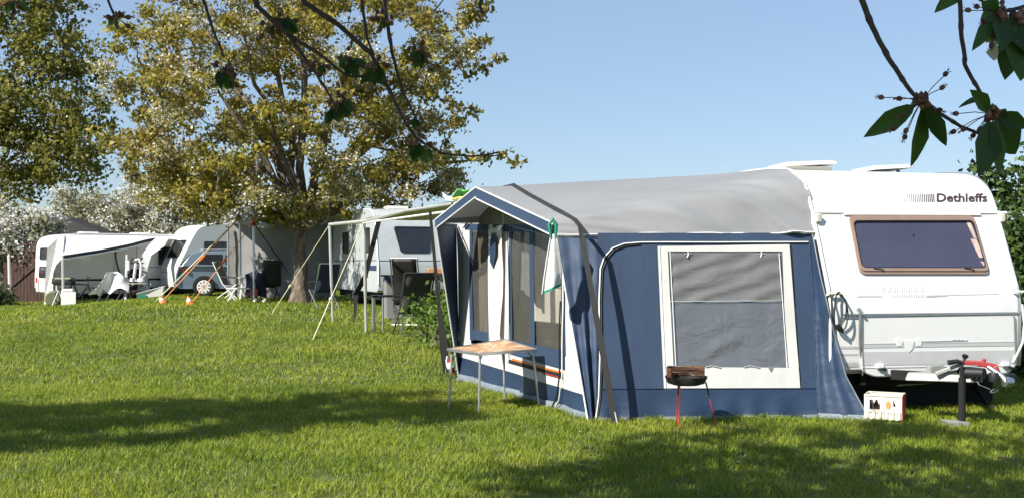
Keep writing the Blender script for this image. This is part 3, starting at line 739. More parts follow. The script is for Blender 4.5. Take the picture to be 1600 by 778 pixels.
mb.box(ch.x-.26, ch.x-.10, -.55, -.48, .47, .55); mb.build('handbrake_bracket', M['galv'], van, bevel=.006)
cp = MB(); cp.tube([(ch.x-.08, -.80, .50), (ch.x+.02, -.98, .51)], [.06, .05], 12); cp.lathe([(.001, .05), (.04, .045), (.052, .0), (.045, -.04), (.001, -.05)], (ch.x+.06, -1.06, .48), 14); cpo = cp.build('coupling_head', M['black'], van, smooth=True)
mb = MB()
for k in range(5): mb.lathe([(.048, -.012), (.062, 0), (.048, .012)], (ch.x-.10+.022*k, -.80-.035*k, .495), 14, ax='x')
mb.build('gaiter', M['rubber'], cpo, smooth=True)
mb = MB(); mb.bar((ch.x-.12, -.80, .60), (ch.x+.02, -.90, .60), .06, .045); mb.bar((ch.x+.0, -.90, .60), (ch.x+.14, -1.0, .57), .07, .05); mb.bar((ch.x+.12, -1.0, .58), (ch.x+.16, -1.03, .46), .06, .045); mb.tube([(ch.x+.04, -.93, .60), (ch.x+.05, -.94, .645)], .02, 8)
mb.build('red_lever', M['red'], cpo, bevel=.01)
mb = MB(); mb.tube([(ch.x+.06, -.98, .57), (ch.x+.12, -1.08, .50), (ch.x+.15, -1.12, .44)], [.022, .024, .038], 10); mb.lathe([(.001, -.05), (.045, -.045), (.05, 0), (.04, .04), (.001, .05)], (ch.x+.17, -1.12, .44), 14, ax='x'); mb.build('coupling_handle', M['alu'], cpo, smooth=True)
mb = MB(); mb.lathe([(.001, -.06), (.05, -.055), (.052, .05), (.001, .055)], (ch.x+.23, -1.05, .46), 12, ax='x'); mb.build('safety_ball', M['black'], cpo, smooth=True)
mb = MB(); L_ = [Vector((ch.x+.11+.035*math.cos(a)*1.2, -1.0, .345+.014*math.sin(a)+.01*math.cos(a))) for a in [k*math.pi/6 for k in range(13)]]; mb.tube(L_, .005, 6); mb.tube([(ch.x+.07, -1.0, .36), (ch.x-.02, -.96, .40), (ch.x-.02, -.9, .45)], .004, 5); mb.build('snap_hook', M['alu'], cpo, smooth=True)
jk = MB(); jk.tube([(ch.x-.12, -.84, .02), (ch.x-.12, -.84, .46)], .033, 12); jk.tube([(ch.x-.12, -.84, .30), (ch.x-.12, -.84, .56)], .024, 10); jo = jk.build('jockey_leg', M['under'], van, smooth=True)
mb = MB(); mb.hexa([(ch.x-.30, -.92, .0), (ch.x-.09, -.92, .0), (ch.x-.09, -.78, .0), (ch.x-.30, -.78, .0), (ch.x-.33, -.91, .07), (ch.x-.08, -.91, .045), (ch.x-.08, -.79, .045), (ch.x-.33, -.79, .07)]); mb.build('foot_plate', M['galv'], jo, bevel=.01)
mb = MB(); mb.tube([(ch.x-.12, -.84, .56), (ch.x-.09, -.84, .64)], .012, 8); mb.tube([(ch.x-.09, -.84, .64), (ch.x-.085, -.84, .665), (ch.x-.08, -.84, .68)], [.018, .034, .02], 10)
mb.tube([(ch.x-.24, -.80, .60), (ch.x-.15, -.82, .615), (ch.x-.12, -.84, .60)], [.026, .02, .015], 8); mb.build('crank_knob', M['black'], jo, smooth=True)
for sx in (.25, WD-.25):
    s = MB(); s.bar((sx, .55, .34), (sx, .2, .03), .04, .04); s.box(sx-.07, sx+.07, .12, .26, .0, .03); s.build('corner_steady', M['under'], van)
# white bottle crate between tent and tow bar
cb = W(1383, 655, 10.72); cr = thing('bottle_crate', 'white plastic bottle crate holding brown bottles beside the skirt of the blue tent', 'crate', (cb.x, cb.y, 0), R(-26))
def cratewall(mb, x0, x1, y, th, z0, z1, back=False):
    hs = [] if back else [(x0+.045, x0+.155, .13, .235), (x1-.09, x1-.055, .17, .235)]
    zs = sorted({z0, z1, *[h[2] for h in hs], *[h[3] for h in hs]}); xs_ = sorted({x0, x1, *[h[0] for h in hs], *[h[1] for h in hs]})
    for i in range(len(xs_)-1):
        for j in range(len(zs)-1):
            cx_, cz = (xs_[i]+xs_[i+1])/2, (zs[j]+zs[j+1])/2
            if any(h[0] < cx_ < h[1] and h[2] < cz < h[3] for h in hs): continue
            mb.box(xs_[i], xs_[i+1], y, y+th, zs[j], zs[j+1])
mb = MB(); cratewall(mb, -.19, .19, -.14, .012, .02, .285); cratewall(mb, -.19, .19, .14, .012, .02, .285, True)
for k in range(6): x = -.165+k*.066; mb.tube([(x, -.147, .03), (x, -.147, .11)], .017, 8)
for k in range(5): x = -.132+k*.066; mb.bar((x-.03, -.146, .125), (x, -.146, .10), .012, .012); mb.bar((x, -.146, .10), (x+.03, -.146, .125), .012, .012)
mb.box(-.19, .19, -.145, .15, .27, .29) if False else None
mb.box(-.195, .195, -.15, -.13, .275, .292); mb.box(-.195, .195, .14, .16, .275, .292); mb.box(-.19, .19, -.13, .14, .02, .035)
mb.build('crate_body', mat('white_crate_plastic', (.72, .68, .58), .45, var=.12, vs=9), cr)
MB().box(.19, .20, -.145, .155, .02, .29).build('end_panel', M['red'], cr); MB().box(-.20, -.19, -.145, .155, .02, .29).build('end_panel', M['trim'], cr); cr.scale = (.90, .9, .90)
MB().prism([(.02, .20), (.05, .235), (.08, .20), (.07, .14), (.03, .14)], lambda a, b, t: (a, -.142-t, b), 0, .002).build('orange_emblem', M['orope'], cr)
for k in range(6):
    x = -.15+.06*k
    b = MB().lathe([(.001, .04), (.026, .04), (.027, .17), (.012, .21), (.012, .25), (.001, .252)], (x, -.06+.05*(k % 2), 0), 12).build('bottle', M['bottle'], cr, smooth=True)
# ------------------------------------------------------------------ the blue and grey awning tent
A_ = Vector((.847, 10.67, 0)); B_ = Vector((3.04, 10.89, 0))
T_ = W(1265, 366, 11.2)
class Pl:
    def __init__(s, a, b, c, amp=.012, fr=1.6, seed=0):
        s.o = a; s.n = (b-a).cross(c-a).normalized(); 
        if s.n.dot(Vector((0, 0, H))-Vector((a.x, a.y, 0))) < 0 and s.n.y > 0: s.n = -s.n
        if s.n.y > 0: s.n = -s.n
        s.amp = amp; s.fr = fr; s.seed = seed
    def raw(s, px, py):
        d = Vector(((px-CX)/F, 1, -(py-HY)/F)); o = Vector((0, 0, H))
        return o+d*((s.o-o).dot(s.n)/d.dot(s.n))
    def dis(s, p):
        if s.amp == 0: return 0
        q = Vector((p.x*s.fr+s.seed, p.y*s.fr, p.z*s.fr*.55))
        a = noise.noise(q)+.5*noise.noise(q*2.3+Vector((p.z*1.2, 0, 0)))
        e = .8+1.4*max(0, .35-p.z)/.35
        return a*s.amp*e
    def at(s, px, py, off=0.0):
        p = s.raw(px, py); return p+s.n*(s.dis(p)+off)
def quad(mb, pl, q, nu, nv, off=0.0, clampz=True, extra=None):
    """panel on plane pl from 4 photo corners TL,TR,BR,BL"""
    def fn(s, t):
        a = Vector(q[0]).lerp(Vector(q[1]), s); b = Vector(q[3]).lerp(Vector(q[2]), s); c = a.lerp(b, t)
        p = pl.at(c.x, c.y, off+(extra(s, t) if extra else 0))
        if clampz and p.z < .005: p.z = .005
        return p
    return mb.grid(fn, nu, nv)
def piping(mb, pl, pts, r=.008, off=.012, k=8, sm=True):
    P = [Vector(p) for p in pts]; out = []
    for i in range(len(P)-1):
        for j in range(k): out.append(P[i].lerp(P[i+1], j/k))
    out.append(P[-1]); return mb.tube([pl.at(p.x, p.y, off) for p in out], r, 6)
def band(mb, pl, pts, wpx, off, k=6, th=.004):     # strip of width wpx (photo px, horizontal) following pts
    P = [Vector(p) for p in pts]; out = []
    for i in range(len(P)-1):
        for j in range(k): out.append(P[i].lerp(P[i+1], j/k))
    out.append(P[-1]); n = len(out)
    vs = []
    for i, p in enumerate(out):
        wq = wpx[0]+(wpx[1]-wpx[0])*i/(n-1); vs += [pl.at(p.x-wq/2, p.y, off), pl.at(p.x+wq/2, p.y, off)]
    return mb.add(vs, [(2*i, 2*i+1, 2*i+3, 2*i+2) for i in range(n-1)])
side = Pl(A_, B_, T_, .016, 1.5, 3)
Ff = Vector((-.647, 14.1, 0)); frontp = Pl(A_, Ff, A_+Vector((0, 0, 1)), .014, 1.7, 9)
frontp.n = Vector((-abs(frontp.n.x), -abs(frontp.n.y), 0)).normalized()
tent = thing('awning_tent', 'large blue and grey awning tent with white window borders joined to the white caravan', 'tent', (.85, 10.67, 0), 0)
# --- side wall with its window opening
mb = MB(True)
quad(mb, side, [(934, 364), (1031, 364), (1040, 606), (934, 606)], 14, 24)
quad(mb, side, [(1031, 364), (1238, 364), (1238, 384), (1031, 386)], 20, 3)
quad(mb, side, [(1236, 364), (1267, 364), (1276, 606), (1252, 606)], 5, 24)
side_wall = mb.build('side_wall', M['navy'], tent, smooth=True, fixn=False)
mb = MB(True); quad(mb, side, [(934, 606), (1276, 606), (1276, 655), (934, 661)], 44, 8, .003, extra=lambda s, t: .03*math.sin(s*38+2*math.sin(s*9))*t*t); 
mb.build('side_skirt', M['navy2'], tent, smooth=True, fixn=False)
mb = MB(True); quad(mb, side, [(934, 652), (1276, 647), (1276, 658), (934, 663)], 44, 3, .006, extra=lambda s, t: .03*math.sin(s*38+2*math.sin(s*9))); mb.build('mud_flap', M['mud'], tent, smooth=True, fixn=False)
# window surround, film and blind
mb = MB(True)
quad(mb, side, [(1027, 385), (1233, 382), (1222, 393), (1043, 393)], 22, 3, .006); quad(mb, side, [(1027, 385), (1043, 393), (1052, 573), (1037, 608)], 4, 24, .006)
quad(mb, side, [(1222, 393), (1233, 382), (1250, 606), (1228, 574)], 4, 24, .006); quad(mb, side, [(1052, 573), (1228, 574), (1250, 606), (1037, 608)], 20, 5, .006)
wf = mb.build('window_border', M['wcloth'], tent, smooth=True, fixn=False)
mb = MB(True); quad(mb, side, [(1040, 390), (1224, 390), (1230, 577), (1050, 577)], 40, 40, .001, extra=lambda s, t: .010*math.sin((s*1.3+t*2.1)*9+3*noise.noise(Vector((s*4, t*4, 1))))*noise.noise(Vector((s*3, t*3, 7)))-.004); mb.build('window_film', M['film2'], wf, smooth=True, fixn=False)
mb = MB(True); quad(mb, side, [(1046, 396), (1216, 396), (1222, 470), (1048, 470)], 34, 18, .010, extra=lambda s, t: .008*math.sin((s*2+t*2.5)*7+2*noise.noise(Vector((s*4, t*4, 1)))))
mb.build('window_blind', M['film3'], wf, smooth=True, fixn=False)
mb = MB(True); piping(mb, side, [(1046, 471), (1218, 470)], .0025, .018); piping(mb, side, [(1046, 393), (1055, 571)], .004, .018); piping(mb, side, [(1216, 396), (1229, 572)], .004, .018)
mb.build('window_hem', M['trim'], wf, smooth=True)
mb = MB(True)
for x in (1074, 1188): mb = MB(True); piping(mb, side, [(x, 392), (x+1, 398), (x-1, 403)], .008, .020); piping(mb, side, [(x-6, 398), (x+6, 397)], .004, .020); mb.build('blind_tie', M['greydecal'], wf, smooth=True)
for x in (1112, 1172): mb = MB(True); piping(mb, side, [(x-10, 573), (x, 571), (x+14, 574)], .005, .014); mb.build('film_tie', M['greydecal'], wf, smooth=True)
mb = MB(True); band(mb, side, [(1203, 572), (1204, 580)], (9, 2), .012); mb.build('loose_film_corner', M['mud'], wf)
mb = MB(True)
piping(mb, side, [(1262, 378.5), (1000, 379), (975, 381), (957, 388), (944, 402), (938, 420), (936, 470), (937, 560), (935, 620), (930, 657)], .008, .012, 6)
piping(mb, side, [(1030, 386), (1040, 606)], .004, .01); mb.build('white_piping', M['pipe'], side_wall, smooth=True)
mb = MB(True); piping(mb, side, [(1000, 382), (977, 384.5), (960, 391), (948, 404), (941.5, 421), (939.5, 470), (940, 560), (938, 620), (933, 657)], .007, .010, 6); mb.build('zip', M['black'], side_wall, smooth=True)
mb = MB(True); piping(mb, side, [(934, 607), (1276, 606)], .004, .009, 20); piping(mb, side, [(1264, 380), (1272, 500), (1277, 655)], .004, .009, 12); mb.build('seam', M['navy2'], side_wall, smooth=True)

# --- skirt wing that closes the gap to the caravan nose
def toward(px, py, t=.02):
    u, z = onfront(px, py); p = ffn(u, z, t); return O+U*p[0]+V*p[1]+Vector((0, 0, p[2]))
lefts = [(1265, 368), (1268, 420), (1271, 480), (1273, 540), (1275, 600), (1277, 656)]
rights = [(1268, 368), (1279, 425), (1292, 480), (1305, 535), (1324, 585), (1359, 657)]
mb = MB(True)
L3 = [side.at(*p, .002) for p in lefts]; L3[-1].z = .005
R3 = [toward(*p) for p in rights[:5]]; q = W(1359, 657, 10.70); q.z = .005; R3.append(q); R3[4] = W(1322, 588, 10.85)
def wing(s, t):
    k = t*5; i = min(4, int(k)); f = k-i; a = L3[i].lerp(L3[i+1], f); b = R3[i].lerp(R3[i+1], f); p = a.lerp(b, s)
    return p+Vector((.0, -1, 0))*(.03*math.sin(s*9+t*3)*math.sin(math.pi*s)*t+.012*n3(p, 6))
mb.grid(wing, 16, 36); mb.build('side_wing', M['navy2'], tent, smooth=True, fixn=False)
mb = MB(True); mb.grid(lambda s, t: (L3[5].lerp(R3[5], s)+Vector((0, -.01-.04*t, .045*(1-t)))), 10, 2); mb.build('mud_flap', M['mud'], tent, fixn=False)
mb = MB(True); pth = [wing(1, t/20)+Vector((0, -.006, 0)) for t in range(21)]; mb.tube(pth, .007, 6); mb.build('wing_piping', M['mud'], tent, smooth=True)

# --- roof loft from the front gable to the caravan rail
C1 = W(864, 347, 11.08); C1b = W(870, 366, 11.02); C2 = W(681, 343, 13.35); C2b = W(681, 349, 13.35); PK = W(745, 292, 12.35)
def caravan_pt(v, z): return O+V*v+U*.03+Vector((0, 0, z))
rail = [(.27, 1.86), (.31, 1.98), (.37, 2.13), (.43, 2.27), (.52, 2.40), (.65, 2.49), (.85, 2.56), (1.25, 2.60), (1.8, 2.615), (2.6, 2.62), (3.2, 2.60), (3.6, 2.55), (3.85, 2.40), (3.95, 2.1)]
G3 = [caravan_pt(v, z) for v, z in rail]
gl = [0]
for i in range(1, len(G3)): gl.append(gl[-1]+(G3[i]-G3[i-1]).length)
def gsec(a):                       # a 0..1
    keys = [(0, 0), (.12, .16), (.30, .33), (.5, .56), (.88, .93), (1, 1)]
    for (a0, b0), (a1, b1) in zip(keys, keys[1:]):
        if a0 <= a <= a1: f = b0+(b1-b0)*(a-a0)/(a1-a0); break
    L = f*gl[-1]
    for i in range(len(G3)-1):
        if gl[i] <= L <= gl[i+1]+1e-9: return G3[i].lerp(G3[i+1], (L-gl[i])/(gl[i+1]-gl[i]))
    return G3[-1]
def fsec(a):
    if a < .12: return C1b.lerp(C1, a/.12)
    if a < .5: p = C1.lerp(PK, (a-.12)/.38); return p
    if a < .9: return PK.lerp(C2, (a-.5)/.4)
    return C2.lerp(C2b, (a-.9)/.1)
def roofpt(a, b):                  # b 0 at the gable front, 1 at the caravan
    f = fsec(a); g_ = gsec(a); p = f.lerp(g_, b)
    p.z += -.028*math.sin(math.pi*b)*math.sin(math.pi*min(1, a*1.2))
    if a < .5: p.z += .03*math.sin(math.pi*b)*ss(a, .3, .5)
    wr = .042*noise.noise(Vector((b*7+a*18, a*6-b*3, 1)))*(1-ss(a, .05, .30)) + .055*noise.noise(Vector((b*16+a*34, a*9, 4)))*(1-ss(a, .1, .26))*ss(b, .3, .95)
    wr += .006*noise.noise(Vector((b*5, a*7, 11)))
    return p+Vector((0, -.8, .35))*wr
mb = MB(True); mb.grid(lambda s, t: roofpt(t, s), 90, 100); roof = mb.build('roof', M['roof'], tent, smooth=True, angle=75, fixn=False)
mb = MB(True); mb.tube([roofpt(0, b/40)+Vector((0, -.008, -.003)) for b in range(41)], .008, 6); mb.build('white_piping', M['pipe'], roof, smooth=True)
# strip hanging below the roof edge (covers the joint with the side wall)
def under_roof(s, t):
    p = roofpt(0, s); q = side.raw(934+(1267-934)*max(0, (s-.16)/.84), 380); 
    return p+Vector((0, .01, -.02*t))
mb = MB(True); mb.grid(under_roof, 40, 1); mb.build('roof_hem', M['wcloth'], roof, fixn=False)
# gable fascia: blue band with white piping on both halves
def fas(a, d):
    p = fsec(a); out = Vector((-.917, -.40, 0))*.012; return p+out+Vector((0, 0, -d))
mb = MB(True); mb.grid(lambda s, t: fas(.11+s*.39, .012+t*.125*(1 if s > .03 else .5)), 30, 2); mb.grid(lambda s, t: fas(.5+s*.4, .012+t*.10), 30, 2); fo = mb.build('canopy_fascia', M['navy'], tent, smooth=False, fixn=False)
mb = MB(True)
mb.tube([fas(.10+i/30*.80, .006) for i in range(31)], .009, 6); mb.tube([fas(.13+i/16*.37, .135) for i in range(17)], .008, 6); mb.tube([fas(.5+i/16*.39, .115) for i in range(17)], .008, 6)
mb.build('white_piping', M['pipe'], fo, smooth=True)
# front wall (recessed behind the canopy)
def fq(mb, q, nu=8, nv=20, off=0.0, **k): return quad(mb, frontp, q, nu, nv, off, **k)
mb = MB(True)   # olive pediment under the canopy
pts = [(712, 355), (727, 340), (745, 322), (766, 306), (800, 318), (850, 336), (872, 348), (872, 362), (800, 362), (712, 362)]
mb.add([frontp.at(*p, -.01) for p in pts], [tuple(range(len(pts)))]); mb.build('gable_panel', M['roofin'], tent)
mb = MB(True); mb.tube([frontp.at(727, 356, .03), frontp.at(758, 316, .03), frontp.at(790, 318, .0)], .010, 6); mb.tube([C2+Vector((.03, .03, -.05)), frontp.at(716, 352, .02)], .012, 8); mb.build('canopy_pole', M['black'], tent, smooth=True)
mb = MB(True)
fq(mb, [(712, 350), (734, 351), (736, 545), (717, 540)], 4, 20); fq(mb, [(763, 351), (797, 352), (797, 566), (765, 553)], 8, 24, extra=lambda s, t: .018*math.sin(s*13+t*3))
fq(mb, [(714, 530), (912, 583), (912, 616), (716, 556)], 30, 4, .002); fq(mb, [(880, 368), (905, 372), (911, 612), (884, 600)], 8, 24)
front_wall = mb.build('front_wall', M['wcloth'], tent, smooth=True, fixn=False)
mb = MB(True)
fq(mb, [(726, 350), (882, 352), (882, 366), (726, 359)], 26, 3, .004)                       # header
fq(mb, [(733, 352), (737, 352), (740, 532), (735, 530)], 1, 18, .005); fq(mb, [(760, 352), (764, 352), (766, 540), (762, 538)], 1, 18, .005)
fq(mb, [(735, 514), (764, 519), (765, 534), (735, 529)], 4, 3, .005); fq(mb, [(796, 352), (800, 352), (801, 552), (797, 551)], 1, 18, .008)
fq(mb, [(828, 356), (835, 356), (838, 562), (831, 560)], 2, 18, .010); fq(mb, [(796, 530), (882, 548), (884, 578), (797, 553)], 12, 4, .006); fq(mb, [(877, 360), (882, 360), (885, 556), (879, 554)], 1, 18, .006)
mb.build('blue_panel', M['navy'], front_wall, smooth=True, fixn=False)
mb = MB(True); fq(mb, [(716, 553), (920, 614), (925, 661), (719, 601)], 34, 8, .0, extra=lambda s, t: .035*math.sin(s*30+2*math.sin(s*11))*t*t)
mb.build('front_skirt', M['navy2'], tent, smooth=True, fixn=False)
mb = MB(True); fq(mb, [(720, 583), (928, 646), (928, 668), (716, 599)], 34, 3, .012, extra=lambda s, t: .03*math.sin(s*30+2*math.sin(s*11))+.05*t); mb.build('mud_flap', M['mud'], tent, smooth=True, fixn=False)
for q in ([(738, 356), (762, 357), (764, 520), (737, 515)], [(799, 362), (830, 362), (833, 541), (800, 533)], [(835, 362), (878, 363), (880, 549), (837, 541)]):
    mb = MB(True); fq(mb, q, 8, 24, -.004, extra=lambda s, t: .010*math.sin(s*11+t*5)); mb.build('window_film', M['film'], tent, smooth=True, fixn=False)
mb = MB(True); fq(mb, [(733, 356), (766, 357), (768, 525), (733, 520)], 12, 20, -.10, extra=lambda s, t: .02*math.sin(s*30)); mb.build('inner_curtain', mat('brown_inner_curtain', (.10, .085, .075), .8, vs=3, col2=(.20, .17, .12), stretch=(4, 4, .3), bump=.4, bs=9), tent, smooth=True, fixn=False)
mb = MB(True); inpl = Pl(A_, Ff, A_+Vector((0, 0, 1)), .01, 1.7, 5); inpl.n = frontp.n; inpl.o = A_-frontp.n*.30; quad(mb, inpl, [(828, 352), (886, 360), (886, 506), (828, 500)], 12, 20, extra=lambda s, t: .01*math.sin(s*14)); quad(mb, inpl, [(830, 445), (886, 447), (886, 449), (830, 447)], 12, 1, .01); mb.build('inner_partition', M['sheet'], tent, smooth=True, fixn=False)
mb = MB(True); inpl.o = A_-frontp.n*.14; quad(mb, inpl, [(797, 352), (834, 352), (834, 470), (803, 440)], 10, 16, extra=lambda s, t: .02*math.sin(s*22)); mb.build('inner_curtain', M['mud'], tent, smooth=True, fixn=False)
# coloured stripes of the front band
def line_y(x): return 530+(x-714)*(53/198)
def stripe(mb, x0, x1, d0, d1, off):
    fq(mb, [(x0, line_y(x0)+d0), (x1, line_y(x1)+d0), (x1, line_y(x1)+d1), (x0, line_y(x0)+d1)], 14, 1, off)
mb = MB(True); stripe(mb, 800, 880, 6, 9, .010); mb.build('orange_stripe', M['orange'], front_wall, fixn=False)
mb = MB(True); stripe(mb, 795, 880, 9, 15, .010); mb.build('charcoal_stripe', M['strap'], front_wall, fixn=False)
mb = MB(True); stripe(mb, 850, 880, 14.5, 17, .012); mb.build('red_stripe', M['red'], front_wall, fixn=False)
# rolled-back door flap with a gap
mb = MB(True); fq(mb, [(766, 360), (783, 353), (790, 352), (786, 566)], 6, 24, .035, extra=lambda s, t: .02*math.sin(s*8)); mb.build('door_flap', M['wcloth'], front_wall, smooth=True, fixn=False)
mb = MB(True); poly = [(775, 364), (781, 364), (781.5, 395), (778, 420), (772, 408), (773, 378)]; mb.add([frontp.at(*p, .062) for p in poly], [tuple(range(6))]); mb.build('flap_opening', M['navy2'], front_wall)
mb = MB(True); piping(mb, frontp, [(795, 353), (798, 450), (797, 560)], .006, .02); piping(mb, frontp, [(880, 470), (878, 585), (873, 620), (862, 640)], .010, .03); mb.build('front_zip', M['black'], front_wall, smooth=True)
mb = MB(True); piping(mb, frontp, [(883, 372), (884, 480), (882, 585), (876, 625), (866, 641)], .007, .03); mb.build('front_piping', M['pipe'], front_wall, smooth=True)
# near wing: from canopy corner down to the front corner
mb = MB(True)
tl = C1b+Vector((0, .01, -.03)); tr = side.at(934, 374); bl = A_+Vector((-.10, -.03, .005)); br = side.at(934, 661); br.z = .005
def nw(s, t):
    a = tl.lerp(bl, t); b = tr.lerp(br, t); p = a.lerp(b, s); return p+Vector((.1, -1, 0))*(.035*math.sin(s*12+1.5+t*2)*math.sin(math.pi*s)*(.4+t)+.014*noise.noise(p*7))
mb.grid(nw, 24, 50); nwo = mb.build('canopy_wing', M['navy'], tent, smooth=True, fixn=False)
mb = MB(True); mb.tube([nw(0, i/20)+Vector((-.004, -.004, 0)) for i in range(21)], .009, 6); mb.build('white_piping', M['pipe'], nwo, smooth=True)
# far wing
ftl = C2b+Vector((0, 0, -.01)); ftr = frontp.at(713, 352); fbl = frontp.at(719, 594); fbl.z = .01
mb = MB(True); mb.grid(lambda s, t: ftl.lerp(frontp.at(718, 592), t).lerp(ftr.lerp(frontp.at(719, 592), t), s)+Vector((.3, -.9, 0))*(.02*math.sin(s*8+t*4)*math.sin(math.pi*s)), 10, 30)
fwo = mb.build('canopy_wing', M['navy'], tent, smooth=True, fixn=False)
mb = MB(True); mb.tube([ftl.lerp(frontp.at(718, 592), i/16) for i in range(17)], .010, 6); mb.build('white_piping', M['pipe'], fwo, smooth=True)
# far end wall closes the tent (seen through the clear panels)
mb = MB(True); fe = O+V*3.95+U*.05; 
mb.grid(lambda s, t: Vector((Ff.x, Ff.y, 0)).lerp(Vector((fe.x, fe.y, 0)), s)+Vector((0, 0, 2.0*t)), 10, 6); mb.build('far_wall', M['navy'], tent, fixn=False)
mb = MB(True)
for a, b in ((A_+Vector((.12, .42, 0)), A_+Vector((.10, .42, 1.85))), (Vector((-.1, 12.9, 0)), Vector((-.1, 12.9, 2.2))), (Ff+Vector((.08, -.02, 0)), Ff+Vector((.08, -.02, 2.0)))): MB(True).tube([a, b], .014, 8).build('tent_pole', M['alu'], tent, smooth=True)
gs = MB(True); a = A_+Vector((.1, .15, .012)); gs.add([a, B_+Vector((0, .3, .012)), fe+Vector((-.1, -.1, .012)), Ff+Vector((.15, -.1, .012))], [(0, 1, 2, 3)]); gs.build('groundsheet', M['mud'], tent)

# --- storm straps over the roof
st = thing('storm_strap', 'black storm strap running over the grey tent roof to its near corner', 'strap', (1.0, 10.5, 0))
def rp_px(px, py):  # point on the roof below a photo pixel (closest sample)
    best = None
    for i in range(0, 121):
        for j in range(0, 61):
            p = roofpt(.10+.42*i/120, .45*j/60); x = CX+F*p.x/p.y; y = HY-F*(p.z-H)/p.y; d = (x-px)**2+(y-py)**2
            if best is None or d < best[0]: best = (d, p)
    return best[1]
P0 = [rp_px(*q)+Vector((-.002, -.012, .014)) for q in ((802, 291), (826, 305), (852, 320), (878, 334), (899, 346))]
P0.append(W(906, 352, 10.66))
P0 = [Vector(P0[0])+Vector((-.25, .6, -.02))]+P0
ground_end = W(961, 660, 10.42); ground_end.z = .02
down = [P0[-1].lerp(ground_end, i/10)+Vector((0, -.02*math.sin(math.pi*i/10), 0)) for i in range(1, 11)]
path = P0+down
mb = MB(True); vs = []
for i, p in enumerate(path):
    d = (path[min(i+1, len(path)-1)]-path[max(i-1, 0)]).normalized(); sgn = d.cross(Vector((-.1, -1, .4)) if i < 7 else Vector((-.3, -1, 0))).normalized()
    wd_ = .022 if i < 7 else .024+.010*(i-6)/10
    vs += [p-sgn*wd_, p+sgn*wd_]
mb.add(vs, [(2*i, 2*i+1, 2*i+3, 2*i+2) for i in range(len(path)-1)]); mb.build('webbing', M['strap'], st, solid=.004)
mb = MB(True); mb.tube([ground_end+Vector((0, 0, .10)), ground_end+Vector((.02, -.03, .0)), ground_end+Vector((.03, -.05, -.05))], .010, 6); mb.build('peg', M['alu'], st, smooth=True)
st2 = thing('storm_strap', 'black storm strap hanging down to the grass at the far corner of the blue tent', 'strap', tuple(W(696, 560, 14.6)-Vector((0, 0, .25))))
mb = MB(True); a = W(672, 330, 14.5); b = W(686, 480, 14.6); c = W(694, 545, 14.6); d = W(697, 586, 14.6); d.z = .03
for x0, x1, w0, w1 in ((a, b, .02, .025), (b, c, .025, .06), (c, d, .06, .03)): mb.add([x0+Vector((-w0, 0, 0)), x0+Vector((w0, 0, 0)), x1+Vector((w1, 0, 0)), x1+Vector((-w1, 0, 0))], [(0, 1, 2, 3)])
mb.build('webbing', M['strap'], st2, solid=.006)
mb = MB(True); mb.tube([d+Vector((0, 0, .1)), d-Vector((0, 0, .06))], .01, 6); mb.build('peg', M['alu'], st2)

# --- cloth with green hem hanging at the canopy corner
ct = thing('hanging_cloth', 'folded translucent cloth with green hem hanging from the near canopy corner', 'cloth', tuple(W(864, 465, 10.55)))
def cl(px, py, d=0.0): return W(px, py, 10.60+d)
mb = MB(True); TLs = [(861, 366), (855, 400), (849, 440), (847, 459)]; TRs = [(868, 366), (874, 395), (879, 425), (877, 446)]
def hang(s, t):
    k = t*3; i = min(2, int(k)); f = k-i; a = Vector(TLs[i]).lerp(Vector(TLs[i+1]), f); b = Vector(TRs[i]).lerp(Vector(TRs[i+1]), f); c = a.lerp(b, s)
    return cl(c.x, c.y, .035*math.sin(s*7+1)*t)
mb.grid(hang, 14, 20); mb.build('cloth', M['sheet'], ct, smooth=True, fixn=False, solid=.002)
mb = MB(True); pts = [hang(s/8, 1) for s in range(9)]; mb.grid(lambda s, t: hang(s, .94+.07*t)+Vector((0, -.006, 0)), 10, 2); mb.tube([cl(861, 372), cl(858, 352), cl(864, 342), cl(869, 352), cl(868, 372)], [.012, .02, .016, .02, .012], 8); mb.build('green_hem', M['green'], ct, smooth=True, fixn=False)
mb = MB(True); mb.tube([hang(0, t/8)+Vector((0, -.004, 0)) for t in range(9)], .006, 5); mb.build('white_edge', M['pipe'], ct)

# --- things seen through the clear panels
rc = thing('recliner', 'beige cushioned recliner standing inside the blue tent behind its clear door panel', 'chair', (.33, 13.35, 0), R(-50))
mb = MB(); 
for k in range(5): mb.box(-.25, .25, -.02, .10, .48+k*.145, .61+k*.145)
for k in range(3): mb.box(-.25, .25, -.5+.15*k, -.36+.15*k, .40, .50)
mb.build('cushion', M['beige'], rc, bevel=.03, smooth=True)
mb = MB()
for x in (-.28, .28): mb.tube([(x, .2, .0), (x, -.4, .40), (x, -.45, .44)], .013, 6); mb.tube([(x, -.5, 0), (x, .06, .45), (x, .10, 1.2)], .013, 6); mb.bar((x, -.35, .62), (x, .06, .64), .04, .025)
mb.build('frame', M['black'], rc, smooth=True)
tb2 = thing('camping_table', 'low grey table standing inside the blue tent', 'table', (1.35, 12.9, 0), R(10))
mb = MB(); mb.box(-.4, .4, -.3, .3, .68, .71); mb.build('table_top', M['galv'], tb2, bevel=.008)
for x, y in ((-.36, -.26), (.36, -.26), (-.36, .26), (.36, .26)): MB().tube([(x, y, 0), (x*.95, y*.95, .68)], .013, 6).build('leg', M['alu'], tb2)
cabinet = thing('pantry_cabinet', 'grey fabric cabinet inside the blue tent seen through the widest clear panel', 'cabinet', (1.55, 13.9, 0), R(14))
mb = MB(); mb.box(-.45, .45, -.25, .25, 0, 1.15); mb.build('cabinet_body', M['greycloth'], cabinet, bevel=.02)
mb = MB(); mb.box(-.47, .47, -.27, .27, 1.15, 1.18); mb.build('cabinet_top', M['mud'], cabinet)
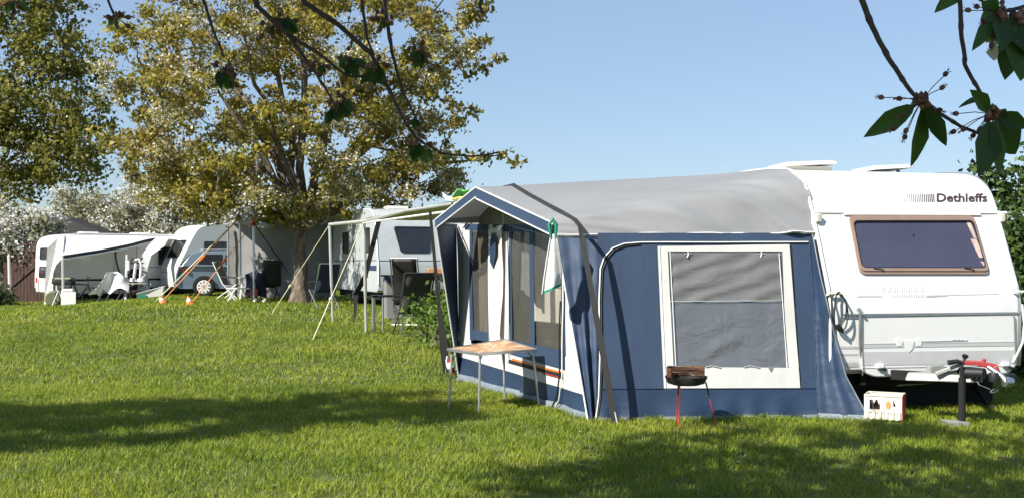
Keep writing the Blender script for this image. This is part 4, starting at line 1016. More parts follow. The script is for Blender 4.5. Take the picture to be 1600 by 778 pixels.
# ------------------------------------------------------------------ folding table with star pattern
tcn = [Vector((-.34, 11.05, 0)), Vector((.27, 11.71, 0)), Vector((-.08, 12.15, 0)), Vector((-.68, 11.47, 0))]
cen = sum(tcn, Vector())/4; TZ = .63; tz = [-.01, -.02, .055, .005]
ft = thing('folding_table', 'small folding table with star pattern veneer top before the blue tent front', 'table', tuple(cen))
mb = MB(True)
for i in range(4):
    a = tcn[i]+Vector((0, 0, TZ+tz[i])); b = tcn[(i+1) % 4]+Vector((0, 0, TZ+tz[(i+1) % 4])); mb.bar(a, b, .022, .03)
mb.build('table_edge', M['alu'], ft, bevel=.004)
mb = MB(True); c3 = cen+Vector((0, 0, TZ+.008)); pts = []
for i in range(4):
    a = tcn[i]+Vector((0, 0, tz[i])); b = tcn[(i+1) % 4]+Vector((0, 0, tz[(i+1) % 4]))
    for k in range(4): pts.append(cen.lerp(a.lerp(b, k/4), .97)+Vector((0, 0, TZ+.008)))
for i in range(16):
    a = pts[i]; b = pts[(i+1) % 16]; m_ = c3.lerp(a.lerp(b, .5), .55); mb.m = 0 if i % 2 else 1
    mb.add([c3, c3.lerp(a, .45), m_, c3.lerp(b, .45)], [(0, 1, 2, 3)]); mb.m = 1 if i % 2 else 0
    mb.add([c3.lerp(a, .45), a, b, c3.lerp(b, .45), m_], [(0, 1, 2, 3, 4)])
for i in range(4): pass
tp_ = mb.build('table_top', [M['woodA'], M['woodB']], ft)
mb = MB(True); low = [p-Vector((0, 0, .010)) for p in pts]; mb.add(low, [tuple(range(16))]); mb.build('table_underside', M['mud'], ft)
cols = [M['alu'], M['alu'], M['galv'], M['galv']]
for i in range(4):
    a = cen.lerp(tcn[i], .90)+Vector((0, 0, TZ-.01)); b = cen.lerp(tcn[i], .98); b.z = 0
    if i == 1: b += Vector((.03, -.02, 0))
    mb = MB(True); mb.tube([a, a.lerp(b, .4), b], [.013, .013, .010], 8); lg = mb.build('leg', cols[i], ft, smooth=True)
    mb = MB(True); q = a.lerp(b, .16); mb.tube([a.lerp(cen+Vector((0, 0, TZ)), .2), q], .005, 6); mb.build('leg_brace', M['strap'], lg)

# ------------------------------------------------------------------ round grill on red legs
gc = W(1072, 600, 10.25); gx, gy = gc.x, gc.y
gr = thing('charcoal_grill', 'rusty round charcoal grill on red tripod legs before the blue tent side wall', 'grill', (gx, gy, 0), R(0))
mb = MB(); mb.lathe([(.001, .395), (.12, .40), (.175, .418), (.196, .465), (.199, .482), (.193, .482), (.17, .43), (.001, .41)], (0, 0, 0), 36); bowl = mb.build('bowl', M['soot'], gr, smooth=True)
mb = MB(); mb.lathe([(.181, .475), (.183, .562), (.186, .566), (.178, .565), (.176, .475)], (0, 0, 0), 30, a0=R(8), a1=R(212)); mb.build('wind_shield', M['rust'], gr, smooth=True)
mb = MB()
for k in range(-7, 8):
    x = k*.022; hy = math.sqrt(max(0, .165**2-x*x)); a = R(-35); rot = lambda x, y: (x*math.cos(a)-y*math.sin(a), x*math.sin(a)+y*math.cos(a), .535+.12*(y*math.cos(a)+x*math.sin(a)))
    mb.tube([rot(x, -hy), rot(x, hy)], .0035, 5)
mb.tube([(.166*math.cos(a), .166*math.sin(a), .530) for a in [k*math.pi/14 for k in range(29)]], .005, 5); grate = mb.build('grate', M['rust'], gr)
mb = MB(); mb.tube([(.01, -.166, .53), (.015, -.225, .515), (.05, -.225, .515)], .006, 6); mb.build('grate_handle', M['alu'], grate)
mb = MB(); mb.tube([(-.18, -.03, .585), (-.03, -.18, .588)], .004, 5); mb.build('rim_wire', M['alu'], bowl)
for a, ln, nm in ((R(-125), .045, 1), (R(-18), .30, 1), (R(112), .10, 1)):
    x0, y0 = .135*math.cos(a), .135*math.sin(a)
    if ln == .30: x0, y0 = .185*math.cos(a), .185*math.sin(a)
    x1, y1 = x0+ln*.45*math.cos(a)*(1.7 if ln == .30 else 1), y0+ln*.5*math.sin(a)
    lg = MB(); wdt = .034 if ln < .1 else .022
    p0 = Vector((x0, y0, .43)); p1 = Vector((x1, y1, 0)); 
    if ln == .30: p1 = Vector((x0+.10, y0-.02, 0))
    lg.bar(p0.lerp(p1, .36 if ln == .30 else .02), p1, wdt, .012); leg = lg.build('leg', M['redleg'], gr, bevel=.003)
    lg = MB(); lg.bar(p0, p0.lerp(p1, .4), .016, .014); lg.build('leg_bracket', M['soot'], leg)

# ------------------------------------------------------------------ neighbour: thin white canopy frame
def zpt(px, py, Y): return W(px, py, Y)
P1 = G(520, 23.2); P2 = G(572, 20.6)
T1 = W(515, 351, 23.2); T2 = W(569, 346, 20.6); T3 = W(722, 316, 15.0)
fr = thing('canopy_frame', 'thin pale canopy frame with two poles and guy lines left of the blue tent', 'frame', tuple(P2))
for a, b in ((P1, T1), (P2, T2)): MB(True).tube([a, a.lerp(b, .35), a.lerp(b, .36), b], [.026, .026, .034 , .030], 8).build('pole', M['pole'], fr, smooth=True)
mb = MB(True); mb.tube([T1, T2], .035, 8); mb.tube([T2, T2.lerp(T3, .5)+Vector((0, 0, .04)), T3], [.030, .024, .02], 8); mb.build('ridge_beam', M['pole'], fr, smooth=True)
mb = MB(True); off = Vector((.02, 0, -.10)); mb.tube([T2+Vector((.0, 0, -.03)), T3+off], .018, 6); mb.build('lower_rail', M['trim'], fr, smooth=True)
mb = MB(True); r0 = T1+Vector((0, 0, .05)); r1 = T2+Vector((0, 0, .05)); r2 = T3+Vector((0, 0, .04)); bk = Vector((2.2, 1.2, .10)); sg = Vector((0, 0, -.02))
mb.grid(lambda s, t: (r1.lerp(r2, s)+bk*t+Vector((0, 0, -.06*math.sin(math.pi*t)))), 12, 8); mb.build('canopy_cloth', M['wcloth'], fr, smooth=True, fixn=False)
for top, px, Y in ((T2, 488, 19.2), (T1, 424, 25.0)):
    e = G(px, Y); mb = MB(True); mb.tube([top, top.lerp(e, .66)], .009, 5); mb.tube([top.lerp(e, .66), e], .012, 5); mb.tube([top.lerp(e, .655), top.lerp(e, .675)], .03, 6); mb.build('guy_rope', M['rope'], fr, smooth=True)
mb = MB(True); a = W(592, 345, 21.6); b = G(554, 22.3, .12); c = a.lerp(b, .55); mb.add([a+Vector((-.05, 0, 0)), a+Vector((.05, 0, 0)), c+Vector((.05, 0, 0)), c+Vector((-.05, 0, 0))], [(0, 1, 2, 3)]); mb.add([c+Vector((-.06, 0, 0)), c+Vector((.06, 0, 0)), b+Vector((.08, 0, .5)), b+Vector((.02, 0, 0)), b+Vector((-.01, 0, -.1)), b+Vector((-.03, 0, .5))], [(0, 1, 2, 3, 4, 5)]); mb.build('storm_strap', M['strap'], fr, solid=.01)
gf = thing('folded_cloth', 'bright green and yellow cloth lying on the canopy rail by the tent peak', 'cloth', tuple(W(722, 308, 15.2)))
mb = MB(True); fr_ = lambda s, t: W(707+40*s, 309-14*math.sin(math.pi*min(1, s*1.15+.02))*(1-t)*(1+.3*math.sin(s*11)), 15.2+.5*t)
mb.grid(fr_, 14, 6); mb.build('green_cloth', M['greencloth'], gf, smooth=True, fixn=False, solid=.02)
mb = MB(True); mb.tube([W(706+i*2.6, 311+math.sin(i)*.9-(i*.25), 15.15) for i in range(14)], .016, 6); mb.build('yellow_fringe', M['yellow'], gf)
mb = MB(True); mb.add([W(690, 300, 15.3), W(699, 306, 15.3), W(711, 310, 15.3), W(708, 315, 15.3), W(696, 313, 15.3)], [(0, 1, 2, 3, 4)]); mb.build('white_corner', M['pipe'], gf, solid=.02)

# chairs
def lawn_chair(label, loc, rz, fabric, frame, headrest=True, h=1.2, group='camping chairs'):
    t = thing('camping_chair', label, 'chair', loc, rz, group)
    mb = MB()
    def back(s, u): return (-.25+.5*s, .20+.30*u*1.0+.015*math.sin(u*9), .42+(h-.42)*u)
    mb.grid(back, 4, 12); mb.build('backrest', fabric, t, solid=.03, smooth=True)
    mb = MB(); mb.grid(lambda s, u: (-.25+.5*s, -.28+.5*u, .45-.04*math.sin(math.pi*u)), 4, 6); mb.build('seat', fabric, t, solid=.03, smooth=True)
    if headrest:
        mb = MB(); mb.box(-.24, .24, .40, .47, h-.16, h+.0); mb.build('headrest', fabric, t, bevel=.03, smooth=True)
    for x in (-.28, .28):
        MB().tube([(x, -.30, .0), (x, .18, .46), (x, .52, h)], .016, 8).build('leg', frame, t, smooth=True)
        MB().tube([(x, .42, .0), (x, -.26, .46)], .016, 8).build('leg', frame, t, smooth=True)
        mb = MB(); mb.bar((x, -.30, .66), (x, .26, .69), .05, .03); mb.tube([(x, -.22, .48), (x, -.22, .65)], .011, 6); mb.build('armrest', M['black'], t, bevel=.008)
    mb = MB(); mb.tube([(-.28, .40, .02), (.28, .40, .02)], .012, 6); mb.tube([(-.28, -.28, .02), (.28, -.28, .02)], .012, 6); mb.tube([(-.28, .52, h), (.28, .52, h)], .013, 6); mb.build('crossbar', frame, t)
    return t
def at(px, Y): g_ = G(px, Y); return (g_.x, g_.y, g_.z)
lawn_chair('grey mesh folding chair seen from behind left of the blue tent', at(643, 20.2), R(-158), M['greymesh'], M['greymesh'], False, 1.16)
lawn_chair('black high backed chair facing the grey mesh chair', at(640, 22.4), R(172), M['black'], M['alu'], True, 1.36)
lawn_chair('dark chair in the shade right of the cherry trunk', at(505, 27.5), R(-150), M['navycloth'], M['alu'], False, 1.12)
st_ = thing('side_table', 'small black topped side table with silver legs beside the grey mesh chair', 'table', at(600, 21.0), R(12))
mb = MB(); mb.box(-.24, .42, -.22, .22, .66, .70); mb.build('table_top', M['black'], st_, bevel=.01)
for x, y in ((-.20, -.2), (-.04, -.2), (-.2, .2), (.38, .2)): MB().tube([(x, y, 0), (x, y, .66)], .02, 8).build('leg', M['alu'], st_, smooth=True)
t2 = thing('camping_table', 'dark camping table with sagging cloth behind the grey mesh chair', 'table', at(622, 24.0), R(14))
mb = MB(); mb.box(-.35, .95, -.3, .3, .92, .96); mb.build('table_top', M['black'], t2, bevel=.01)
mb = MB(); mb.add([(-.35, -.31, .92), (.5, -.31, .92), (.1, -.31, .45), (-.30, -.31, .80)], [(0, 1, 2, 3)]); mb.build('hanging_cover', M['navycloth'], t2, solid=.01)
mb = MB(); mb.box(-.30, .35, -.25, .25, .0, .90); mb.build('grey_cupboard', M['greycloth'], t2, bevel=.02)
for x in (.55, .9): MB().tube([(x, 0, 0), (x, 0, .92)], .02, 8).build('leg', M['alu'], t2)
gb = thing('gas_grill', 'small black grill with orange lid on a stand by the far tent edge', 'grill', at(690, 22.3), R(8))
mb = MB(); mb.box(-.38, .40, -.2, .2, .92, 1.05)
mb.build('grill_box', M['black'], gb, bevel=.02)
mb = MB(); mb.box(-.30, .36, -.16, .18, 1.05, 1.17); mb.build('lid', M['woodA'], gb, bevel=.02)
mb = MB()
for k in range(12): mb.bar((-.32+k*.055, -.215, .93), (-.32+k*.055, -.215, 1.03), .012, .01)
mb.build('grille', M['alu'], gb)
for x in (-.3, .3): MB().tube([(x, 0, 0), (x, 0, .92)], .018, 8).build('leg', M['alu'], gb)
hedge('leafy_bush', 'light green leafy shrub growing against the far corner of the blue tent', tuple(G(688, 18.6))[:2], tuple(G(708, 17.6))[:2], .50, .13, M['leafBush'], 17, 55, .06, 61, zb=ground(-1.2, 18))
hedge('leafy_bush', 'small pale green shrub under the orange lidded grill', tuple(G(662, 19.3))[:2], tuple(G(675, 18.9))[:2], .38, .12, M['leafBush'], 14, 45, .055, 62, zb=ground(-1.4, 19))
bt = thing('spray_bottle', 'red and white bottle hanging by the far corner of the blue tent', 'bottle', tuple(W(704, 583, 14.3)))
mb = MB(True); mb.tube([W(701, 560, 14.3), W(705, 572, 14.3), W(708, 583, 14.3)], [.03, .04, .04], 10); mb.build('bottle_body', M['red'], bt, smooth=True)
mb = MB(True); mb.tube([W(702.5, 566, 14.25), W(705, 574, 14.25)], .046, 10); mb.build('white_label', M['trim'], bt, smooth=True)
mb = MB(True); mb.tube([W(699, 556, 14.3), W(697.5, 563, 14.3), W(698.5, 572, 14.3), W(701, 576, 14.3)], .012, 6); mb.build('cord', M['trim'], bt, smooth=True)

# ------------------------------------------------------------------ generic caravans further away
def simple_van(label, loc, rz, L=5.2, Wd=2.2, Hh=2.5, slope=.35, body=None, side_x=0, windows=(), side_windows=(), door=None, stripes=(), taillights=False, group=None, hatches=((.9, 1.6), (1.3, 3.4)), bar=True):
    t = thing('caravan', label, 'caravan', loc, rz, group); body = body or M['cream']
    b = Hh
    fr_p = [(.10, .40), (.02, .46), (0, .6), (0, 1.1)] + smooth_prof([(.02, 1.2), (slope*.8, b*.80), (slope+.08, b*.93), (slope+.45, b*.985), (slope+1.0, b)], 3)
    pf = fr_p + smooth_prof([(slope+1.3, b), (L-.9, b), (L-.25, b*.985), (L-.05, b*.9), (L, 1.2), (L-.03, .5), (L-.12, .4)], 2)
    van_body(t, pf, Wd, body, .05)
    def f2(u, z, tt=0.0):
        v = interp(fr_p, z); dv = (interp(fr_p, z+.02)-interp(fr_p, z-.02))/.04; n = Vector((0, -1, dv)).normalized(); return (u, v+n.y*tt, z+n.z*tt)
    xs_ = 0 if side_x == 0 else Wd; sg = -1 if side_x == 0 else 1
    def fs(y, z, tt=0.0): return (xs_+sg*tt, y, z)
    for q in windows: window_on(t, q, f2, M['black'], M['darkglass'], fw=.03, depth=.03, r=.07)
    for q in side_windows: window_on(t, q, fs, M['black'], M['darkglass'], fw=.03, depth=.03, r=.06)
    if door:
        y0, y1 = door; d = MB().ring(round_poly(rect(y0, y1, .38, 2.15), .08), round_poly(rect(y0+.025, y1-.025, .405, 2.125), .07), fs, -.005, .012).build('door', M['greydecal'], t)
        m_ = MB(); m_.bar(fs(y1-.1, 1.15, .03), fs(y1-.1, 1.3, .03), .03, .03); m_.build('handle', M['black'], d)
    for (kind, y0, y1, z0, z1, mm) in stripes:
        m_ = MB(); m_.prism(rect(y0, y1, z0, z1), fs if kind == 's' else f2, -.004, .006); m_.build('stripe', M[mm], t)
    m_ = MB(); m_.box(.15, Wd-.15, .35, L-.2, .22, .42); m_.build('chassis', M['under'], t)
    wheel_parts(t, .14, L*.52, .32); wheel_parts(t, Wd-.14, L*.52, .32)
    for hx, hy in hatches:
        m_ = MB(); m_.box(hx-.3, hx+.3, hy-.3, hy+.3, b-.01, b+.09); m_.build('roof_hatch', M['trim'], t, bevel=.03)
    m_ = MB()
    for xx in (.02, Wd-.02):
        m_.tube([(xx, v, z) for v, z in pf if z > .5], .02, 6)
    m_.build('corner_trim', M['trim'], t, smooth=True)
    if bar:
        m_ = MB()
        for sx in (-1, 1): m_.bar((Wd/2+sx*.5, .4, .36), (Wd/2+sx*.05, -.8, .40), .06, .1)
        m_.tube([(Wd/2, -.75, .42), (Wd/2, -1.1, .45)], .06, 8); m_.tube([(Wd/2+.12, -.75, 0), (Wd/2+.12, -.75, .7)], .03, 8); m_.build('tow_bar', M['under'], t)
    if taillights:
        for xx in (.2, Wd-.2):
            m_ = MB(); m_.box(xx-.07, xx+.07, -.03, .02, .78, .98); m_.build('tail_light', M['taillight'], t, bevel=.02)
    return t, fs, f2
# shaded grey caravan between the trunk and the blue tent
g3 = G(590, 27.2)
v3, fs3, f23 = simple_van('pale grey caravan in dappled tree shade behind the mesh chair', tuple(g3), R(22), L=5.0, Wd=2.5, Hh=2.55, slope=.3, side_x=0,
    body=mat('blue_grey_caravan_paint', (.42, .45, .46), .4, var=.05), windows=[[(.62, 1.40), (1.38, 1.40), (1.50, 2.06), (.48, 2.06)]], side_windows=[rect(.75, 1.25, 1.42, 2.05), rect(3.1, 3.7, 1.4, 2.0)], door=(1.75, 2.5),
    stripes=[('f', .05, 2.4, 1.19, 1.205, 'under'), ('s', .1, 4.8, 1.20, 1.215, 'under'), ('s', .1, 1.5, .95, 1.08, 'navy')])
# rounded caravan behind the silver car
g2 = W(247, 465, 41.0); z2_ = ground(g2.x, 41.0)
v2, fs2, f22 = simple_van('rounded white caravan with a grey flank behind the silver car', (g2.x, 41.0, z2_), R(-54), L=5.2, Wd=2.25, Hh=2.75, slope=.65, side_x=1, body=M['white'],
    windows=[[(.5, 1.5), (1.75, 1.5), (1.75, 2.15), (.5, 2.15)]], side_windows=[rect(.95, 2.15, 1.45, 2.10), rect(3.2, 4.0, 1.45, 2.05)], stripes=[('s', .2, 5.0, 1.28, 1.30, 'under'), ('s', .4, 5.0, .55, .60, 'darkdecal'), ('f', .3, 1.2, .95, 1.0, 'greydecal'), ('f', .2, .9, 1.05, 1.08, 'greydecal')])
# white caravan with sun canopy at the left
g1 = W(55, 470, 40.0); z1_ = ground(g1.x, 40.0); RZ1 = R(-50)
v1, fs1, f21 = simple_van('white caravan with a sun canopy at the far left', (g1.x, 40.0, z1_), RZ1, L=6.0, Wd=2.2, Hh=2.55, slope=.05, side_x=1, body=M['white'],
    windows=[rect(.50, 1.25, 1.62, 2.05), rect(.5, 1.25, .98, 1.38)], side_windows=[rect(3.75, 4.95, 1.42, 2.10)], door=(2.1, 2.95), stripes=[('s', .6, 5.8, .86, .93, 'under'), ('s', 2.9, 4.9, 1.33, 1.35, 'under')], taillights=True, bar=False)
U1 = Vector((math.cos(RZ1), math.sin(RZ1), 0)); V1 = Vector((-math.sin(RZ1), math.cos(RZ1), 0)); O1 = Vector((g1.x, 40.0, z1_))
def L1(x, y, z): return O1+U1*x+V1*y+Vector((0, 0, z))
# curved door stripe on the flank
mb = MB(); mb.tube([fs1(2.15+.02*k*k*.32, 1.95-.165*k, .012) for k in range(7)], .025, 5); mb.build('curved_stripe', M['black'], v1)
# sun canopy
sc = thing('sun_canopy', 'white sun canopy with a dark edge stretched from the far left caravan', 'canopy', tuple(L1(2.3, 2.5, 0)))
a0 = L1(2.22, .35, 2.50); a1 = L1(2.22, 5.6, 2.50); e0 = W(98, 399, 37.3); e1 = W(243, 371.5, 40.0)
mb = MB(True); can = lambda s, t: a0.lerp(a1, s).lerp(e0.lerp(e1, s), t)+Vector((0, 0, -.07*math.sin(math.pi*t)-.05*math.sin(math.pi*s)*t+.03*n3((s*4, t*3, 2))))
mb.grid(can, 24, 12); co = mb.build('canopy_cloth', M['sheet'], sc, smooth=True, fixn=False)
mb = MB(True); mb.tube([can(i/16, 1)+Vector((0, 0, -.05)) for i in range(17)], .055, 8); mb.build('dark_edge', M['black'], sc, smooth=True)
mb = MB(True); mb.tube([can(i/16, 1)+Vector((-.01, -.04, -.14)) for i in range(17)], .04, 8); mb.build('front_beam', M['trim'], sc, smooth=True)
mb = MB(True)   # arched left side panel
pp = [W(px_, py_, 37.35+(98-px_)/26*.9) for px_, py_ in ((90, 382), (98, 399), (96, 405), (88, 414), (84, 424), (81, 440), (72, 475), (69, 475), (74, 388))]
pp = [a0+Vector((0, -.02, 0))]+pp[1:]+[L1(2.24, .12, 2.40)]
mb.add(pp, [tuple(range(len(pp)))]); mb.build('side_panel', M['sheet'], sc, solid=.02)
mb = MB(True); q0 = G(99, 37.3); mb.tube([q0, e0], .05, 8); q1 = W(203, 443, 37.4); q1b = G(196, 37.0); mb.tube([e1+Vector((-.7, -1.0, -.65)), q1b], .045, 8); mb.build('pole', M['pole'], sc, smooth=True)
mb = MB(True); r_ = [W(243, 372, 40.0), W(232, 384, 39.3), W(222, 399, 38.8), W(219, 420, 38.6), W(222, 472, 38.5)]
vs = []
for i, p in enumerate(r_): wx = (.45, .55, .30, .22, .22)[i]; vs += [p, p+Vector((wx, .1, 0))]
mb.add(vs, [(2*i, 2*i+1, 2*i+3, 2*i+2) for i in range(4)]); mb.build('side_panel', M['sheet'], sc, solid=.02)

# clutter under the canopy
def box_thing(name, label, cat, px, Y, w_, d_, h_, m_, z=0, rz=0, part='body', bev=.02):
    g_ = G(px, Y, z); t = thing(name, label, cat, tuple(g_), rz); MB().box(-w_/2, w_/2, -d_/2, d_/2, 0, h_).build(part, m_, t, bevel=bev); return t
tw = thing('covered_chair', 'chair draped with a white sheet under the sun canopy', 'chair', at(176, 37.2), R(15))
mb = MB()
def drape(s, t):
    x = -.50+1.05*s; hgt = .30+.75*ss(s, .0, .35)*(1-.35*ss(s, .6, 1)); y = -.35-.10*math.sin(s*9); z = hgt*(1-t)+(.28+.22*abs(math.sin(s*6)))*t*1.0
    return (x-.25*t*(1-s), y+.25*(1-t)+.05*math.sin(s*14+t*3), z)
mb.grid(drape, 26, 12); mb.grid(lambda s, t: (drape(s, 0)[0], -.1+.45*t, drape(s, 0)[2]*(1-.15*t)+.04*math.sin(s*8+t*5)), 26, 6); mb.build('sheet_cover', M['sheet'], tw, smooth=True, fixn=False)
for x in (-.35, -.1, .25, .42): MB().tube([(x-.15, -.3, 0), (x+.1, .2, .5)], .02, 6).build('leg', M['alu'], tw)
ct2 = thing('camping_table', 'small camping table piled with dishes beside the sheet covered chair', 'table', at(212, 37.4), R(8))
MB().box(-.48, .38, -.28, .28, .56, .59).build('table_top', M['galv'], ct2)
for x in (-.4, .05, .34):
    MB().tube([(x, -.22, 0), (x+.12, .22, .56)], .016, 6).build('leg', M['alu'], ct2); MB().tube([(x+.12, -.22, 0), (x, .22, .56)], .016, 6).build('leg', M['alu'], ct2)
for k, (x, c) in enumerate(((-.35, 'trim'), (-.1, 'alu'), (.18, 'trim'))):
    t = thing('dish_stack', ['stack of pale dishes at the left end of the table under the sun canopy', 'metal pot standing mid table under the sun canopy', 'pale bowl at the right end of the table under the sun canopy'][k], 'dishes', tuple(Vector(at(212, 37.4))+Vector((x, 0, .59))))
    MB().lathe([(.001, 0), (.09, .01), (.14, .06), (.13, .10), (.10, .16), (.001, .17)], (0, 0, 0), 12).build('dishes', M[c], t, smooth=True)
rk = thing('bicycle_rack', 'white and black bicycle carrier standing at the right end of the sun canopy', 'rack', at(213, 38.4), R(5))
mb = MB()
for x in (-.22, .12): mb.tube([(x, 0, 0), (x, 0, 1.35), (x+.1, 0, 1.5)], .03, 8)
for z in (.5, .9, 1.3): mb.bar((-.3, 0, z), (.25, 0, z), .05, .05)
mb.build('frame', M['black'], rk)
mb = MB(); mb.tube([(-.25, -.06, 1.05), (-.25, -.06, 1.4)], .05, 8); mb.tube([(.15, -.06, .75), (.18, -.06, 1.25), (.10, -.06, 1.45), (-.02, -.06, 1.4)], .045, 8); mb.tube([(-.1, -.05, .55), (0, -.05, 1.3)], .05, 8); mb.build('wheel_holder', M['trim'], rk, smooth=True)
ky = thing('toy_boat', 'white toy boat with green bottom and red seat on the grass by the tow bar', 'toy', at(236, 37.0), R(12))
mb = MB(); mb.add([(-.45, -.18, .18), (.42, -.18, .42), (.45, .18, .42), (-.45, .18, .18), (-.40, -.1, .02), (.36, -.12, .0), (.38, .12, .0), (-.4, .1, .02)], [(4, 5, 1, 0), (5, 6, 2, 1), (6, 7, 3, 2), (7, 4, 0, 3), (4, 7, 6, 5)]); mb.build('hull', M['trim'], ky, solid=.03)
MB().box(-.28, .15, -.12, .12, .12, .20).build('seat', M['red'], ky); MB().box(-.40, -.12, -.185, -.12, .03, .12).build('green_patch', M['green'], ky)
gr2 = thing('kettle_grill', 'small grill with dark lid under the left end of the sun canopy', 'grill', at(102, 38.0), 0)
mb = MB(); mb.box(-.35, .30, -.2, .2, .74, .86); mb.build('grill_box', M['under'], gr2, bevel=.04); mb = MB(); mb.box(-.33, .28, -.19, .19, .88, 1.0); mb.build('lid', mat('olive_enamel', (.12, .13, .07), .5, var=.1), gr2, bevel=.05)
for x in (-.3, -.12, .26): MB().tube([(x, 0, 0), (x, 0, .76)], .025, 6).build('leg', M['trim'], gr2)
bc = thing('bicycle', 'dark blue bicycle leaning under the sun canopy beside the small grill', 'bicycle', at(121, 37.6), R(25))
mb = MB(); mb.tube([(-.4, 0, .33), (-.15, 0, .75), (.35, 0, .72), (.45, 0, .33)], .03, 8); mb.tube([(-.4, 0, .33), (.05, 0, .30), (.35, 0, .72)], .025, 8); mb.tube([(.05, 0, .3), (-.16, 0, .85)], .025, 8); mb.build('frame', M['navycloth'], bc, smooth=True)
for x in (-.42, .46):
    m_ = MB(); m_.tube([(x+.30*math.cos(k*math.pi/10), 0, .32+.30*math.sin(k*math.pi/10)) for k in range(21)], .022, 6); m_.build('wheel', M['rubber'], bc, smooth=True)
mb = MB(); mb.box(-.30, -.02, -.07, .07, .84, .90); mb.build('saddle', M['black'], bc, bevel=.02); mb = MB(); mb.tube([(.35, -.25, .98), (.33, 0, .95), (.35, .25, .98)], .02, 6); mb.tube([(.35, 0, .72), (.33, 0, .95)], .02, 6); mb.build('handlebar', M['black'], bc, smooth=True)
sw = thing('covered_tyre', 'olive round bag on the grass by the left canopy panel', 'tyre', at(82, 37.9), R(20))
MB().lathe([(.001, -.06), (.22, -.07), (.27, -.03), (.27, .03), (.22, .07), (.001, .06)], (0, 0, .27), 20, ax='y').build('tyre_body', mat('olive_cover', (.20, .21, .12), .7, var=.15), sw, smooth=True)  # olive disc standing for a covered tyre
wc = thing('water_canister', 'tall white canister with peach label under the left canopy pole', 'canister', at(107, 36.9), R(10))
MB().box(-.22, .22, -.12, .12, 0, .50).build('canister_body', M['beige'], wc, bevel=.03); MB().box(-.2, .26, -.135, -.12, .05, .5).build('white_strip', M['trim'], wc); MB().box(-.18, .16, -.1, .1, .50, .60).build('cap', M['trim'], wc, bevel=.03)
MB().tube([(-.5, -.1, .02), (-.3, -.1, .55), (-.2, -.1, .3)], .02, 6).build('support_rod', M['trim'], wc)
lawn_chair('red edged folding chair in the canopy shade behind the dish table', at(199, 39.4), R(-20), M['under'], M['red'], False, 1.15)
# hut, fence, trunk pole and red car at the far left
hp = thing('garden_hut', 'dark roofed wooden hut behind the far left caravan', 'hut', at(125, 47.5), R(4))
mb = MB(); mb.box(-1.6, 1.8, -1.4, 1.4, 0, 2.35); mb.build('wall', M['hutwood'], hp)
mb = MB(); mb.hexa([(-1.7, -1.6, 2.5), (2.4, -1.6, 2.35), (2.4, 1.6, 2.35), (-1.7, 1.6, 2.5), (-.5, -1.2, 3.5), (-.3, -1.2, 3.45), (-.3, 1.2, 3.45), (-.5, 1.2, 3.5)]); mb.build('roof', M['hutroof'], hp)
MB().tube([(-.45, -1.0, 3.4), (-.45, -1.0, 3.62)], [.18, .1], 8).build('roof_vent', M['hutroof'], hp, smooth=True)
fn_ = thing('board_fence', 'brown board fence panel left of the far left caravan', 'fence', at(46, 41.5), R(-8))
mb = MB()
for k in range(16): mb.box(-1.05+.14*k, -1.05+.14*k+.125, -.015, .015, .02, 2.25+.05*math.sin(k*2.1))
mb.build('boards', M['hutwood'], fn_); mb = MB(); mb.bar((-1.1, .03, .5), (1.2, .03, .5), .05, .08); mb.bar((-1.1, .03, 1.8), (1.2, .03, 1.8), .05, .08); mb.bar((-1.0, -.04, .4), (.9, -.04, 1.9), .04, .1); mb.build('rails', M['hutwood'], fn_)
wp_ = thing('white_post', 'slim white post standing in the shade at the left edge', 'post', at(14, 39.0))
mb = MB(); mb.tube([(0, 0, 0), (.02, 0, .8), (-.01, 0, 1.75)], [.06, .055, .045], 8); mb.build('post_shaft', M['sheet'], wp_, smooth=True)
MB().lathe([(.001, 1.74), (.05, 1.75), (.001, 1.79)], (-.01, 0, 0), 8).build('post_cap', M['trim'], wp_)

